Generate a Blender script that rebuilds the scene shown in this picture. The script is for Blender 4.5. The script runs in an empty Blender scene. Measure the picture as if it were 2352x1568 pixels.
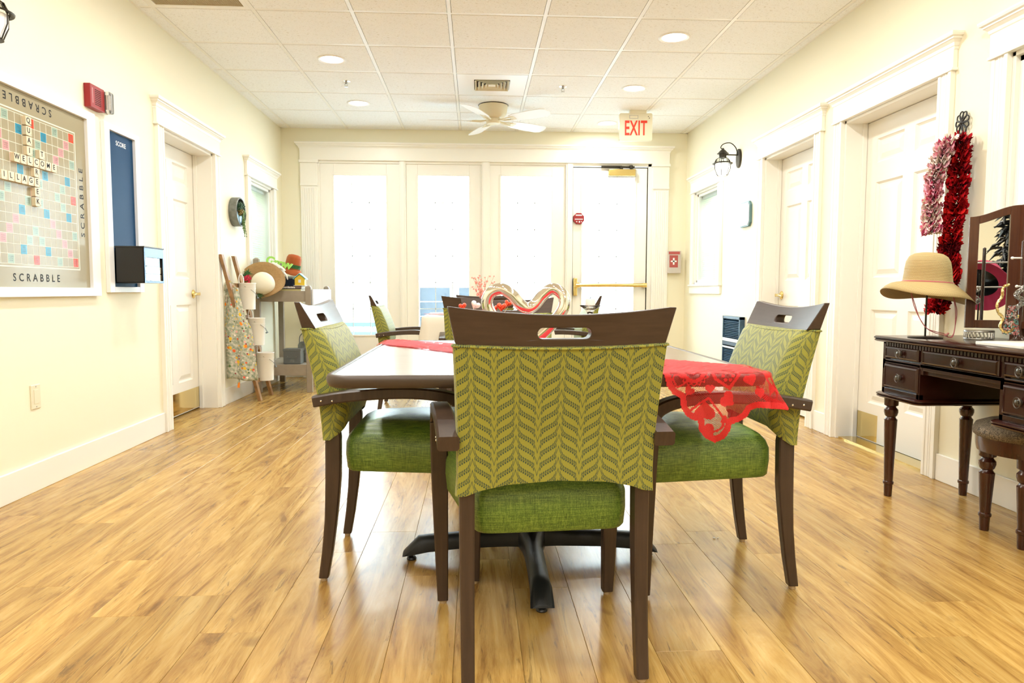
import bpy, bmesh, math, random
from mathutils import Vector, Matrix, Euler, noise
random.seed(7)
PI = math.pi
S = bpy.context.scene
COL = S.collection
# ---------------------------------------------------------------- camera
cam_d = bpy.data.cameras.new('camera'); cam = bpy.data.objects.new('camera', cam_d); COL.objects.link(cam)
cam_d.sensor_width = 36.0; cam_d.lens = 1607.6/2352*36.0; cam_d.clip_start = 0.05; cam_d.clip_end = 200
_r = Vector((0.99864384, -0.05201161, 0.00229409)); _d = Vector((-0.00144096, -0.07166082, -0.99742802)); _f = Vector((0.05204224, 0.99607205, -0.07163858))
cam.matrix_world = Matrix(((_r.x, -_d.x, -_f.x, 0), (_r.y, -_d.y, -_f.y, 0), (_r.z, -_d.z, -_f.z, 0.9523), (0, 0, 0, 1)))
S.camera = cam
# ---------------------------------------------------------------- world, exposure
W = bpy.data.worlds.new('sky'); S.world = W; W.use_nodes = True
wn = W.node_tree; wn.nodes.clear()
wo = wn.nodes.new('ShaderNodeOutputWorld'); wb = wn.nodes.new('ShaderNodeBackground')
wb.inputs[0].default_value = (0.78, 0.90, 1.0, 1); wb.inputs[1].default_value = 20.0
wn.links.new(wb.outputs[0], wo.inputs[0])
S.view_settings.view_transform = 'Standard'; S.view_settings.look = 'None'
S.view_settings.exposure = -0.36; S.view_settings.gamma = 1.0; S.view_settings.use_curve_mapping = False
try:
    S.cycles.use_denoising = True; S.cycles.max_bounces = 10; S.cycles.diffuse_bounces = 6; S.cycles.glossy_bounces = 4
    S.cycles.transparent_max_bounces = 16; S.cycles.sample_clamp_indirect = 8.0; S.cycles.caustics_reflective = False; S.cycles.caustics_refractive = False
except Exception: pass
XL, XR, YB, YR, H = -2.093, 2.353, 7.80, -3.2, 2.705

# ---------------------------------------------------------------- object helpers
def link(o, parent=None):
    COL.objects.link(o)
    if parent is not None: o.parent = parent
    return o
def thing(name, label, cat, loc=(0, 0, 0), rz=0.0, group=None):
    o = bpy.data.objects.new(name, None); o.empty_display_size = 0.1
    o.location = loc; o.rotation_euler = (0, 0, rz); link(o)
    return tag(o, label, cat, group)
def tag(o, label=None, cat=None, group=None, kind=None):
    if label: o['label'] = label
    if cat: o['category'] = cat
    if group: o['group'] = group
    if kind: o['kind'] = kind
    return o
def struct(o, label=None):
    o['kind'] = 'structure'
    if label: o['label'] = label
    return o
def obj(name, bm, mat, parent=None, smooth=None, bevel=0.0, loc=None, segs=2, label=None, fix=True):
    if fix: bmesh.ops.recalc_face_normals(bm, faces=bm.faces)
    me = bpy.data.meshes.new(name); bm.to_mesh(me); bm.free()
    for m in (mat if isinstance(mat, (list, tuple)) else [mat]): me.materials.append(m)
    if smooth is not None:
        me.polygons.foreach_set('use_smooth', [True]*len(me.polygons))
        if smooth < 179: me.set_sharp_from_angle(angle=math.radians(smooth))
    o = bpy.data.objects.new(name, me); link(o, parent)
    if loc: o.location = loc
    if bevel:
        b = o.modifiers.new('bevel', 'BEVEL'); b.width = bevel; b.segments = segs; b.limit_method = 'ANGLE'; b.angle_limit = math.radians(40)
    if label: o['label'] = label
    return o
def again(o, name, parent, loc=None, rot=None, scale=None):
    c = o.copy(); c.name = name; COL.objects.link(c); c.parent = parent
    if loc is not None: c.location = loc
    if rot is not None: c.rotation_euler = rot
    if scale is not None: c.scale = scale
    return c
def copy_tree(o, parent=None):
    kids = list(o.children)
    c = o.copy(); COL.objects.link(c); c.parent = parent
    for k in kids: copy_tree(k, c)
    return c
NB = bmesh.new
def box(bm, x0, x1, y0, y1, z0, z1, mi=0, M=None):
    vs = [bm.verts.new((x, y, z)) for z in (z0, z1) for y in (y0, y1) for x in (x0, x1)]
    if M is not None:
        for v in vs: v.co = M @ v.co
    for f in ((0, 2, 3, 1), (4, 5, 7, 6), (0, 1, 5, 4), (2, 6, 7, 3), (0, 4, 6, 2), (1, 3, 7, 5)):
        F = bm.faces.new([vs[i] for i in f]); F.material_index = mi
    return vs
def rings(bm, loops, closed=True, cap=True, mi=0, cap_ends=(True, True)):
    """loops: list of lists of points"""
    R = [[bm.verts.new(p) for p in L] for L in loops]
    n = len(R[0])
    for a, b in zip(R[:-1], R[1:]):
        for i in range(n if closed else n-1):
            j = (i+1) % n
            F = bm.faces.new((a[i], a[j], b[j], b[i])); F.material_index = mi
    if cap and closed:
        if cap_ends[0]: bm.faces.new(list(reversed(R[0]))).material_index = mi
        if cap_ends[1]: bm.faces.new(R[-1]).material_index = mi
    return R
def lathe(bm, prof, c=(0, 0, 0), n=24, M=None, mi=0, cap=True):
    L = []
    for r, z in prof:
        L.append([Vector((c[0]+max(r, 1e-4)*math.cos(2*PI*i/n), c[1]+max(r, 1e-4)*math.sin(2*PI*i/n), c[2]+z)) for i in range(n)])
    if M is not None: L = [[M @ p for p in l] for l in L]
    rings(bm, L, True, cap, mi)
def frames(P, closed=False, up=None):
    P = [Vector(p) for p in P]; n = len(P); T = []
    for i in range(n):
        a = P[(i-1) % n] if (closed or i > 0) else P[i]; b = P[(i+1) % n] if (closed or i < n-1) else P[i]
        T.append((b-a).normalized())
    u = Vector(up) if up else (Vector((0, 0, 1)) if abs(T[0].z) < 0.9 else Vector((1, 0, 0)))
    out = []
    for t in T:
        if up: u = Vector(up)
        s = t.cross(u)
        if s.length < 1e-6: s = t.cross(Vector((1, 0, 0)))
        s.normalize(); u = s.cross(t).normalized(); out.append((s, u))
    return P, out
def tube(bm, pts, r, n=8, closed=False, mi=0, cap=True):
    P, F = frames(pts, closed)
    L = []
    for i, (p, (s, u)) in enumerate(zip(P, F)):
        rr = r[i] if isinstance(r, (list, tuple)) else r
        L.append([p + s*rr*math.cos(2*PI*k/n) + u*rr*math.sin(2*PI*k/n) for k in range(n)])
    if closed:
        L.append(L[0]); R = rings(bm, L[:-1], True, False, mi)
        a, b = R[-1], R[0]
        # best alignment
        k0 = min(range(n), key=lambda k: sum((a[i].co-b[(i+k) % n].co).length for i in range(0, n, 2)))
        for i in range(n):
            j = (i+1) % n; bm.faces.new((a[i], a[j], b[(j+k0) % n], b[(i+k0) % n])).material_index = mi
    else: rings(bm, L, True, cap, mi)
def sweep(bm, path, sec, up=(0, 0, 1), mi=0):
    """sec: function i -> list of (a,b) in side/up axes"""
    P, F = frames(path, False, up)
    L = []
    for i, (p, (s, u)) in enumerate(zip(P, F)):
        q = sec(i) if callable(sec) else sec
        L.append([p + s*a + u*b for a, b in q])
    rings(bm, L, True, True, mi)
def prism(bm, poly, z0, z1, M=None, mi=0):
    L = [[Vector((x, y, z)) for x, y in poly] for z in (z0, z1)]
    if M is not None: L = [[M @ p for p in l] for l in L]
    rings(bm, L, True, True, mi)
def ball(bm, c, r, n=12, m=8, mi=0, sc=(1, 1, 1)):
    L = []
    for j in range(m+1):
        a = -PI/2 + PI*j/m
        L.append([Vector((c[0]+sc[0]*r*max(math.cos(a), 1e-3)*math.cos(2*PI*i/n), c[1]+sc[1]*r*max(math.cos(a), 1e-3)*math.sin(2*PI*i/n), c[2]+sc[2]*r*math.sin(a))) for i in range(n)])
    rings(bm, L, True, True, mi)
def rrect(w, h, r, n=5, c=(0, 0)):
    out = []
    for cx, cy, a0 in ((w/2-r, h/2-r, 0), (-w/2+r, h/2-r, 90), (-w/2+r, -h/2+r, 180), (w/2-r, -h/2+r, 270)):
        for k in range(n+1):
            a = math.radians(a0+90*k/n); out.append((c[0]+cx+r*math.cos(a), c[1]+cy+r*math.sin(a)))
    return out
def catmull(P, k=8, closed=False):
    P = [Vector(p) for p in P]; n = len(P); out = []
    rng = range(n) if closed else range(n-1)
    for i in rng:
        p1, p2 = P[i], P[(i+1) % n]
        p0 = P[(i-1) % n] if (closed or i > 0) else p1*2-p2
        p3 = P[(i+2) % n] if (closed or i+2 < n) else p2*2-p1
        for j in range(k):
            t = j/k
            out.append(0.5*((2*p1)+(p2-p0)*t+(2*p0-5*p1+4*p2-p3)*t*t+(3*p1-p0-3*p2+p3)*t*t*t))
    if not closed: out.append(P[-1])
    return out
def interp(x, xs, ys):
    if x <= xs[0]: return ys[0]
    for a, b, c, d in zip(xs[:-1], xs[1:], ys[:-1], ys[1:]):
        if x <= b: return c+(d-c)*(x-a)/(b-a)
    return ys[-1]
def text_mesh(s, size, depth=0.0006, spacing=1.0, bold=0.0, align='CENTER'):
    cu = bpy.data.curves.new('t', 'FONT'); cu.body = s; cu.size = size; cu.extrude = depth; cu.align_x = align; cu.align_y = 'CENTER'
    cu.space_character = spacing; cu.offset = bold; cu.resolution_u = 3
    o = bpy.data.objects.new('t', cu); COL.objects.link(o)
    dg = bpy.context.evaluated_depsgraph_get(); me = bpy.data.meshes.new_from_object(o.evaluated_get(dg))
    bpy.data.objects.remove(o); return me
def text_obj(name, s, size, mat, parent, M, depth=0.0006, spacing=1.0, bold=0.0):
    me = text_mesh(s, size, depth, spacing, bold); me.transform(M); me.materials.clear(); me.materials.append(mat); me.name = name
    o = bpy.data.objects.new(name, me); return link(o, parent)
def basis(ex, ey, o):
    ex = Vector(ex).normalized(); ey = Vector(ey).normalized(); ez = ex.cross(ey)
    return Matrix(((ex.x, ey.x, ez.x, o[0]), (ex.y, ey.y, ez.y, o[1]), (ex.z, ey.z, ez.z, o[2]), (0, 0, 0, 1)))

# ---------------------------------------------------------------- material helpers
class X:
    """socket wrapper with arithmetic"""
    nt = None
    def __init__(s, k): s.k = k
    @staticmethod
    def m(op, *a):
        n = X.nt.nodes.new('ShaderNodeMath'); n.operation = op
        for i, v in enumerate(a):
            if isinstance(v, X): X.nt.links.new(v.k, n.inputs[i])
            else: n.inputs[i].default_value = v
        return X(n.outputs[0])
    def __add__(s, o): return X.m('ADD', s, o)
    __radd__ = __add__
    def __sub__(s, o): return X.m('SUBTRACT', s, o)
    def __rsub__(s, o): return X.m('SUBTRACT', o, s)
    def __mul__(s, o): return X.m('MULTIPLY', s, o)
    __rmul__ = __mul__
    def __truediv__(s, o): return X.m('DIVIDE', s, o)
    def __rtruediv__(s, o): return X.m('DIVIDE', o, s)
def lin(c):
    if isinstance(c, str):
        c = tuple(int(c[i:i+2], 16)/255 for i in (0, 2, 4)); c = tuple(((v+0.055)/1.055)**2.4 if v > 0.04 else v/12.92 for v in c)
    return (c[0], c[1], c[2], 1)
def newmat(name):
    m = bpy.data.materials.new(name); m.use_nodes = True; nt = m.node_tree; nt.nodes.clear(); X.nt = nt
    out = nt.nodes.new('ShaderNodeOutputMaterial'); b = nt.nodes.new('ShaderNodeBsdfPrincipled'); nt.links.new(b.outputs[0], out.inputs[0])
    return m, nt, b, out
def setc(nt, sock, v):
    if isinstance(v, X): nt.links.new(v.k, sock)
    elif hasattr(v, 'type') and hasattr(v, 'links'): nt.links.new(v, sock)
    else: sock.default_value = v
def mat(name, c, rough=0.5, metal=0.0, spec=0.5, noise_amt=0.0, nscale=20.0, bump=0.0, bscale=200.0, coat=0.0, emit=None, estr=0.0, sheen=0.0, trans=0.0, alpha=None):
    m, nt, b, out = newmat(name); c = lin(c)
    b.inputs['Roughness'].default_value = rough; b.inputs['Metallic'].default_value = metal; b.inputs['Specular IOR Level'].default_value = spec
    b.inputs['Coat Weight'].default_value = coat; b.inputs['Sheen Weight'].default_value = sheen; b.inputs['Transmission Weight'].default_value = trans
    if noise_amt:
        t = tex(nt, 'noise', nscale); r = ramp(nt, t, [(0.3, tuple(v*(1-noise_amt) for v in c[:3])), (0.7, tuple(min(v*(1+noise_amt), 1) for v in c[:3]))]); nt.links.new(r, b.inputs[0])
    else: b.inputs[0].default_value = c
    if bump:
        t = tex(nt, 'noise', bscale); bu = nt.nodes.new('ShaderNodeBump'); bu.inputs['Strength'].default_value = bump; bu.inputs['Distance'].default_value = 0.002
        nt.links.new(t.k, bu.inputs['Height']); nt.links.new(bu.outputs[0], b.inputs['Normal'])
    if emit is not None:
        b.inputs['Emission Color'].default_value = lin(emit); b.inputs['Emission Strength'].default_value = estr
    return m
def coords(nt, which='Object'):
    n = nt.nodes.new('ShaderNodeTexCoord'); return n.outputs[which]
def mapped(nt, vec, scale=(1, 1, 1), loc=(0, 0, 0)):
    n = nt.nodes.new('ShaderNodeMapping'); nt.links.new(vec, n.inputs[0]); n.inputs['Scale'].default_value = scale
    if isinstance(loc, tuple): n.inputs['Location'].default_value = loc
    else: nt.links.new(loc, n.inputs['Location'])
    return n.outputs[0]
def tex(nt, kind, scale, vec=None, detail=3.0, rough=0.5, dist=0.0, out=None):
    n = nt.nodes.new({'noise': 'ShaderNodeTexNoise', 'voronoi': 'ShaderNodeTexVoronoi', 'wave': 'ShaderNodeTexWave'}[kind])
    n.inputs['Scale'].default_value = scale
    if kind == 'noise': n.inputs['Detail'].default_value = detail; n.inputs['Roughness'].default_value = rough; n.inputs['Distortion'].default_value = dist
    nt.links.new(vec if vec is not None else coords(nt), n.inputs['Vector'])
    return X(n.outputs[out if out is not None else (0 if kind != 'wave' else 1)])
def ramp(nt, x, stops, mode='LINEAR'):
    n = nt.nodes.new('ShaderNodeValToRGB'); n.color_ramp.interpolation = mode; e = n.color_ramp.elements
    while len(e) < len(stops): e.new(0.5)
    for q, (p, c) in zip(e, stops): q.position = p; q.color = lin(c) if isinstance(c, (str, tuple)) else (c, c, c, 1)
    nt.links.new(x.k, n.inputs[0]); return n.outputs[0]
def mix(nt, fac, a, b, mode='MIX'):
    n = nt.nodes.new('ShaderNodeMix'); n.data_type = 'RGBA'; n.blend_type = mode
    for s, v in ((n.inputs[0], fac), (n.inputs[6], a), (n.inputs[7], b)):
        if isinstance(v, X): nt.links.new(v.k, s)
        elif isinstance(v, (int, float)): s.default_value = v
        elif isinstance(v, (tuple, str)): s.default_value = lin(v)
        else: nt.links.new(v, s)
    return n.outputs[2]
def bumped(nt, b, h, strength=0.3, dist=0.001):
    bu = nt.nodes.new('ShaderNodeBump'); bu.inputs['Strength'].default_value = strength; bu.inputs['Distance'].default_value = dist
    nt.links.new(h.k if isinstance(h, X) else h, bu.inputs['Height']); nt.links.new(bu.outputs[0], b.inputs['Normal'])

M = {}
M['wall'] = mat('wall_paint', (0.82, 0.79, 0.63), 0.65, bump=0.12, bscale=260)
M['trim'] = mat('trim_paint', (0.85, 0.84, 0.79), 0.35)
M['door'] = mat('door_paint', (0.82, 0.80, 0.74), 0.4)
M['white'] = mat('white_paint', (0.85, 0.85, 0.85), 0.4)
M['cream'] = mat('cream_plastic', (0.74, 0.70, 0.54), 0.4)
M['brass'] = mat('brass', (0.80, 0.62, 0.25), 0.22, metal=1.0)
M['brassplate'] = mat('brass_plate', (0.83, 0.68, 0.32), 0.08, metal=1.0)
M['chrome'] = mat('chrome', (0.86, 0.86, 0.87), 0.06, metal=1.0)
M['nickel'] = mat('nickel', (0.45, 0.44, 0.42), 0.3, metal=1.0)
M['pull'] = mat('aged_brass_pull', (0.10, 0.085, 0.07), 0.35, metal=0.9)
M['iron'] = mat('black_iron', (0.02, 0.02, 0.022), 0.45, bump=0.3, bscale=400)
M['blackmetal'] = mat('black_cast_metal', (0.008, 0.010, 0.013), 0.4, spec=.35, bump=0.3, bscale=500)
M['bronze'] = mat('bronze', (0.035, 0.03, 0.022), 0.4, metal=0.6)
M['black'] = mat('black_plastic', (0.012, 0.012, 0.012), 0.35)
M['dark'] = mat('dark_void', (0.01, 0.01, 0.01), 0.9)
M['red'] = mat('red_plastic', (0.28, 0.006, 0.010), 0.4)
M['redtext'] = mat('exit_red', (0.72, 0.035, 0.008), 0.5)
M['galv'] = mat('galvanised_metal', (0.20, 0.21, 0.20), 0.45, metal=0.6, noise_amt=0.25, nscale=30)
M['greymetal'] = mat('dark_grey_metal', (0.13, 0.14, 0.14), 0.45, metal=0.3)
M['navy'] = mat('navy_board', (0.006, 0.045, 0.12), 0.5, spec=.12)
M['bluereflect'] = mat('painted_blue_reflection', (0.01, 0.10, 0.28), 0.25)
M['glide'] = mat('glide_plastic', (0.45, 0.33, 0.2), 0.5)
M['text_black'] = mat('print_black', (0.008, 0.008, 0.010), 0.45, spec=.15)
M['lamp'] = mat('lamp_diffuser', (0.9, 0.9, 0.88), 0.5, emit=(1.0, 0.96, 0.88), estr=9.0)
M['clearplastic'] = mat('clear_plastic', (0.9, 0.9, 0.9), 0.08, trans=0.85)
M['pottery'] = mat('white_pail', (0.80, 0.78, 0.72), 0.4)
M['oak'] = mat('ladder_wood', (0.30, 0.165, 0.07), 0.5, noise_amt=0.35, nscale=14)
M['taupe'] = mat('taupe_paint', (0.30, 0.255, 0.20), 0.5, noise_amt=0.06)
M['candle'] = mat('candle_wax', (0.85, 0.78, 0.76), 0.4, noise_amt=0.03)
M['linen'] = mat('white_linen', (0.72, 0.68, 0.6), 0.8, bump=0.2, bscale=500)

def glass_mat():
    m, nt, b, out = newmat('window_glass'); nt.nodes.remove(b)
    t = nt.nodes.new('ShaderNodeBsdfTransparent'); t.inputs[0].default_value = (0.96, 0.98, 0.97, 1)
    g = nt.nodes.new('ShaderNodeBsdfGlossy'); g.inputs['Roughness'].default_value = 0.02
    f = nt.nodes.new('ShaderNodeFresnel'); f.inputs[0].default_value = 1.45
    mx = nt.nodes.new('ShaderNodeMixShader'); X.nt = nt; ge = nt.nodes.new('ShaderNodeNewGeometry'); ff = X(f.outputs[0])*(1.0-X(ge.outputs['Backfacing'])); nt.links.new(ff.k, mx.inputs[0]); nt.links.new(t.outputs[0], mx.inputs[1]); nt.links.new(g.outputs[0], mx.inputs[2]); nt.links.new(mx.outputs[0], out.inputs[0])
    return m
M['glass'] = glass_mat()
def real_glass():
    m, nt, b, out = newmat('clear_glass'); b.inputs[0].default_value = (0.95, 0.98, 0.97, 1); b.inputs['Roughness'].default_value = 0.02; b.inputs['Transmission Weight'].default_value = 1.0
    return m
M['crystal'] = real_glass()

def dark_wood(name, c1, c2, rough=0.33, coat=0.0, axis='z', glare=0.5):
    m, nt, b, out = newmat(name)
    v = mapped(nt, coords(nt), (90, 90, 5) if axis == 'z' else ((6, 90, 90) if axis == 'x' else (90, 6, 90)))
    n1 = tex(nt, 'noise', 1.0, v, 4, 0.6); n2 = tex(nt, 'noise', 7.0, None, 3)
    c = ramp(nt, n1*0.6+n2*0.4, [(0.35, c1), (0.65, c2)])
    nt.links.new(c, b.inputs[0]); b.inputs['Roughness'].default_value = rough; b.inputs['Coat Weight'].default_value = coat; b.inputs['Coat Roughness'].default_value = 0.15
    b.inputs['Specular IOR Level'].default_value = glare
    bumped(nt, b, n1, 0.06, 0.0005); return m
M['wood'] = dark_wood('chair_walnut', (0.034, 0.0205, 0.0145), (0.058, 0.035, 0.025), 0.34)
M['woodx'] = dark_wood('chair_walnut_rail', (0.038, 0.0235, 0.018), (0.062, 0.039, 0.029), 0.34, axis='x')
M['edge'] = dark_wood('table_edge_vinyl', (0.052, 0.035, 0.025), (0.062, 0.042, 0.030), 0.42, axis='x')
M['tabletop'] = dark_wood('table_laminate', (0.16, 0.115, 0.07), (0.21, 0.15, 0.095), 0.3, coat=0.6, axis='x')
M['mahog'] = dark_wood('mahogany', (0.016, 0.0035, 0.0025), (0.032, 0.007, 0.0045), 0.22, coat=0.25, axis='y')
M['mahogz'] = dark_wood('mahogany_leg', (0.028, 0.007, 0.004), (0.058, 0.015, 0.007), 0.22, coat=0.3, axis='z')
M['mirrorwood'] = dark_wood('mirror_frame_wood', (0.06, 0.016, 0.006), (0.10, 0.030, 0.011), 0.25, coat=0.4, axis='z')
M['mirror'] = mat('mirror_glass', (0.88, 0.9, 0.9), 0.01, metal=1.0)

def floor_mat():
    m, nt, b, out = newmat('plank_floor')
    oi = nt.nodes.new('ShaderNodeObjectInfo'); rnd = X(oi.outputs['Random'])
    cx = nt.nodes.new('ShaderNodeCombineXYZ'); nt.links.new((rnd*37.0).k, cx.inputs[0]); nt.links.new((rnd*91.0).k, cx.inputs[1])
    co = coords(nt)
    va = nt.nodes.new('ShaderNodeVectorMath'); va.operation = 'ADD'; nt.links.new(co, va.inputs[0]); nt.links.new(cx.outputs[0], va.inputs[1])
    base = va.outputs[0]
    g1 = tex(nt, 'noise', 1.0, mapped(nt, base, (9.5, 1.05, 1)), 6, 0.68, 2.4)       # broad figure
    g2 = tex(nt, 'noise', 1.0, mapped(nt, base, (140, 5, 1)), 3, 0.6, 0.3)      # fine grain
    g3 = tex(nt, 'noise', 1.0, mapped(nt, base, (34, 2.6, 1)), 5, 0.7, 2.2)     # dark streaks
    kn = tex(nt, 'noise', 1.0, mapped(nt, base, (9, 2.6, 1), (3.1, 1.7, 0)), 2, 0.5, 1.0)
    c = ramp(nt, g1*0.86+g2*0.14, [(0.30, (0.17, 0.080, 0.020)), (0.42, (0.33, 0.180, 0.045)), (0.54, (0.46, 0.280, 0.080)), (0.7, (0.57, 0.395, 0.145))])
    streak = ramp(nt, g3, [(0.33, 1.0), (0.42, 0.0)])
    c = mix(nt, X(streak)*0.62, c, (0.10, 0.055, 0.022))
    knot = ramp(nt, kn, [(0.70, 0.0), (0.78, 1.0)])
    c = mix(nt, X(knot)*0.55, c, (0.13, 0.055, 0.016))
    tone = X.m('MULTIPLY_ADD', rnd, 0.24, 0.86)
    hv = nt.nodes.new('ShaderNodeHueSaturation'); nt.links.new(tone.k, hv.inputs['Value']); hv.inputs['Saturation'].default_value = 1.0; nt.links.new(c, hv.inputs['Color'])
    nt.links.new(hv.outputs[0], b.inputs[0])
    b.inputs['Roughness'].default_value = 0.26; b.inputs['Specular IOR Level'].default_value = 0.55
    bumped(nt, b, g2*0.6+g1*0.4, 0.10, 0.0012)
    return m
M['floor'] = floor_mat()
M['subfloor_gap_shade'] = mat('subfloor_gap_shade', (0.06, 0.035, 0.02), 0.9)

def tile_mat():
    m, nt, b, out = newmat('ceiling_tile_fissured')
    n = tex(nt, 'noise', 95.0, None, 2, 0.6, 1.5); n2 = tex(nt, 'noise', 240.0, None, 1)
    f = ramp(nt, n, [(0.35, 0.0), (0.41, 1.0)])
    c = mix(nt, X(f), (0.69, 0.68, 0.65), (0.88, 0.895, 0.905))
    nt.links.new(c, b.inputs[0]); b.inputs['Roughness'].default_value = 0.9
    bumped(nt, b, X(f)*0.8+n2*0.3, 0.35, 0.002); return m
M['tile'] = tile_mat()
M['tbar'] = mat('ceiling_tee', (0.84, 0.83, 0.80), 0.4)

def vine_mat(name, tint=1.0):
    m, nt, b, out = newmat(name)
    uv = nt.nodes.new('ShaderNodeUVMap'); uv.uv_map = 'UVMap'
    sp = nt.nodes.new('ShaderNodeSeparateXYZ'); nt.links.new(uv.outputs[0], sp.inputs[0])
    u, v = X(sp.outputs[0]), X(sp.outputs[1])
    P, A, R = 0.102, 0.071, 0.0274
    t = X.m('PINGPONG', u, P/2)/(P/2)
    t = X.m('MINIMUM', X.m('MAXIMUM', t, 0.004), 0.996)
    xx = t*2.0-1.0; ax4 = X.m('POWER', X.m('ABSOLUTE', xx), 4.0)
    h = (0.5 + (xx*0.42 + xx*ax4*0.58)*0.5)*A
    w = v - h
    w = (X.m('FRACT', w/R + 100.5) - 0.5)*R
    slope = (ax4*2.9 + 0.42)*(A/(P/2))
    cs = 1.0/X.m('SQRT', slope*slope+1.0)
    d = w*cs
    ad = X.m('ABSOLUTE', d)
    line = X.m('LESS_THAN', ad, 0.00055)
    # leaves
    s = (t*(P/2)+h)*0.76
    ls = 0.0064
    c1 = (X.m('FRACT', s/ls) - 0.5)*ls
    bb = ad - 0.0034
    ca, sa = math.cos(math.radians(40)), math.sin(math.radians(40))
    x1 = c1*ca + bb*sa; y1 = c1*(-sa) + bb*ca
    e = (x1*x1)/(0.0027**2) + (y1*y1)/(0.0019**2)
    leaf = X.m('LESS_THAN', e, 1.0)*X.m('GREATER_THAN', t, 0.12)*X.m('LESS_THAN', t, 0.90)
    msk = X.m('MAXIMUM', line, leaf)
    fib = tex(nt, 'noise', 900.0, None, 1)
    base = mix(nt, fib, (0.235*tint, 0.238*tint, 0.030*tint), (0.310*tint, 0.308*tint, 0.050*tint))
    c = mix(nt, msk*0.95, base, (0.030, 0.062, 0.045))
    nt.links.new(c, b.inputs[0]); b.inputs['Roughness'].default_value = 0.62; b.inputs['Sheen Weight'].default_value = 0.15
    b.inputs['Specular IOR Level'].default_value = 0.35; b.inputs['Coat Weight'].default_value = 0.05; b.inputs['Coat Roughness'].default_value = 0.35
    bumped(nt, b, fib, 0.1, 0.0006); return m
M['vine'] = vine_mat('leaf_vine_fabric')
def linen_green():
    m, nt, b, out = newmat('green_seat_fabric'); co = coords(nt)
    a = tex(nt, 'noise', 1.0, mapped(nt, co, (420, 420, 22)), 2, 0.7); c_ = tex(nt, 'noise', 1.0, mapped(nt, co, (22, 22, 480)), 2, 0.7); d = tex(nt, 'noise', 1.0, mapped(nt, co, (300, 18, 300)), 2, 0.7)
    f = a*0.36+c_*0.36+d*0.28
    c = ramp(nt, f, [(0.40, (0.040, 0.090, 0.010)), (0.50, (0.10, 0.185, 0.020)), (0.60, (0.20, 0.30, 0.045))])
    nt.links.new(c, b.inputs[0]); b.inputs['Roughness'].default_value = 0.55; b.inputs['Specular IOR Level'].default_value = 0.4
    b.inputs['Coat Weight'].default_value = 0.5; b.inputs['Coat Roughness'].default_value = 0.32
    bumped(nt, b, f, 0.15, 0.0008); return m
M['seat'] = linen_green()

# ---------------------------------------------------------------- room shell
def wall_y(name, x, side, openings, label):
    """side wall in the plane x; side -1 = body to the left"""
    bm = NB(); t = 0.24*side; xa, xb = sorted((x, x+t))
    ys = sorted({YR, YB+0.3} | {a for o in openings for a in o[:2]})
    for y0, y1 in zip(ys[:-1], ys[1:]):
        op = [o for o in openings if o[0] <= y0 and o[1] >= y1]
        if not op: box(bm, xa, xb, y0, y1, -0.02, H+0.1)
        else:
            z0, z1 = op[0][2], op[0][3]
            if z0 > 0: box(bm, xa, xb, y0, y1, -0.02, z0)
            box(bm, xa, xb, y0, y1, z1, H+0.1)
    return struct(obj(name, bm, M['wall']), label)
LD = (4.87, 5.78); RD1 = (4.80, 5.66); RD2 = (3.50, 4.43)
LW = (6.68, 7.42); RW1 = (6.73, 7.46); RW2 = (1.75, 3.03)
wall_y('wall_left', XL, -1, [(LD[0], LD[1], 0, 2.04), (LW[0], LW[1], 0.98, 2.0)], 'pale cream painted left wall')
wall_y('wall_right', XR, 1, [(RD1[0], RD1[1], 0, 2.04), (RD2[0], RD2[1], 0, 2.04), (RW1[0], RW1[1], 1.03, 2.0), (RW2[0], RW2[1], 0.95, 2.0)], 'pale cream painted right wall')
bm = NB(); box(bm, XL, XR, YR-0.2, YR, -0.02, H+0.1); struct(obj('wall_rear', bm, M['wall']), 'cream wall behind the viewer')
# back wall with the wide glazed opening
OX0, OX1, OZ = -1.705, 1.965, 2.36
bm = NB(); box(bm, XL, OX0, YB, YB+0.18, 0, H+0.1); box(bm, OX1, XR, YB, YB+0.18, 0, H+0.1); box(bm, OX0, OX1, YB, YB+0.18, OZ, H+0.1)
struct(obj('wall_back', bm, M['wall']), 'cream end wall around the glazed doors')
# floor: planks on a dark base
bm = NB(); box(bm, XL-0.3, XR+0.3, YR, YB+0.18, -0.06, -0.009)
floor = struct(obj('floor', bm, M['subfloor_gap_shade']), 'honey coloured wood plank floor')
PW, PL, G = 0.178, 1.22, 0.0007
def plank_mesh(w, l):
    bm = NB(); box(bm, -w/2, w/2, 0, l, -0.009, 0)
    for v in bm.verts:
        if v.co.z > -0.001: pass
    bmesh.ops.bevel(bm, geom=[e for e in bm.edges if all(v.co.z > -0.001 for v in e.verts)], offset=0.0007, segments=1, affect='EDGES')
    me = bpy.data.meshes.new('plank'); bmesh.ops.recalc_face_normals(bm, faces=bm.faces); bm.to_mesh(me); bm.free(); me.materials.append(M['floor']); return me
cache = {}
x = -2.55; k = 0
while x < XR+0.25:
    off = (k*0.437+(k*k % 5)*0.19) % PL
    y = -3.2 if False else 0.2-off
    while y < YB+0.1:
        y1 = min(y+PL, YB+0.1); L_ = round(y1-y, 3)
        key = L_
        if L_ > 0.03:
            if key not in cache: cache[key] = plank_mesh(PW-G, L_-G)
            o = bpy.data.objects.new('plank', cache[key]); o.location = (x+PW/2, y, 0); link(o, floor)
        y += PL
    x += PW; k += 1
bm = NB()
box(bm, XL-0.2, XR+0.2, YR, 0.2-PL, -0.009, 0.0); f2 = obj('plank_run', bm, M['floor'], floor); f2['kind'] = 'stuff'
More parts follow.
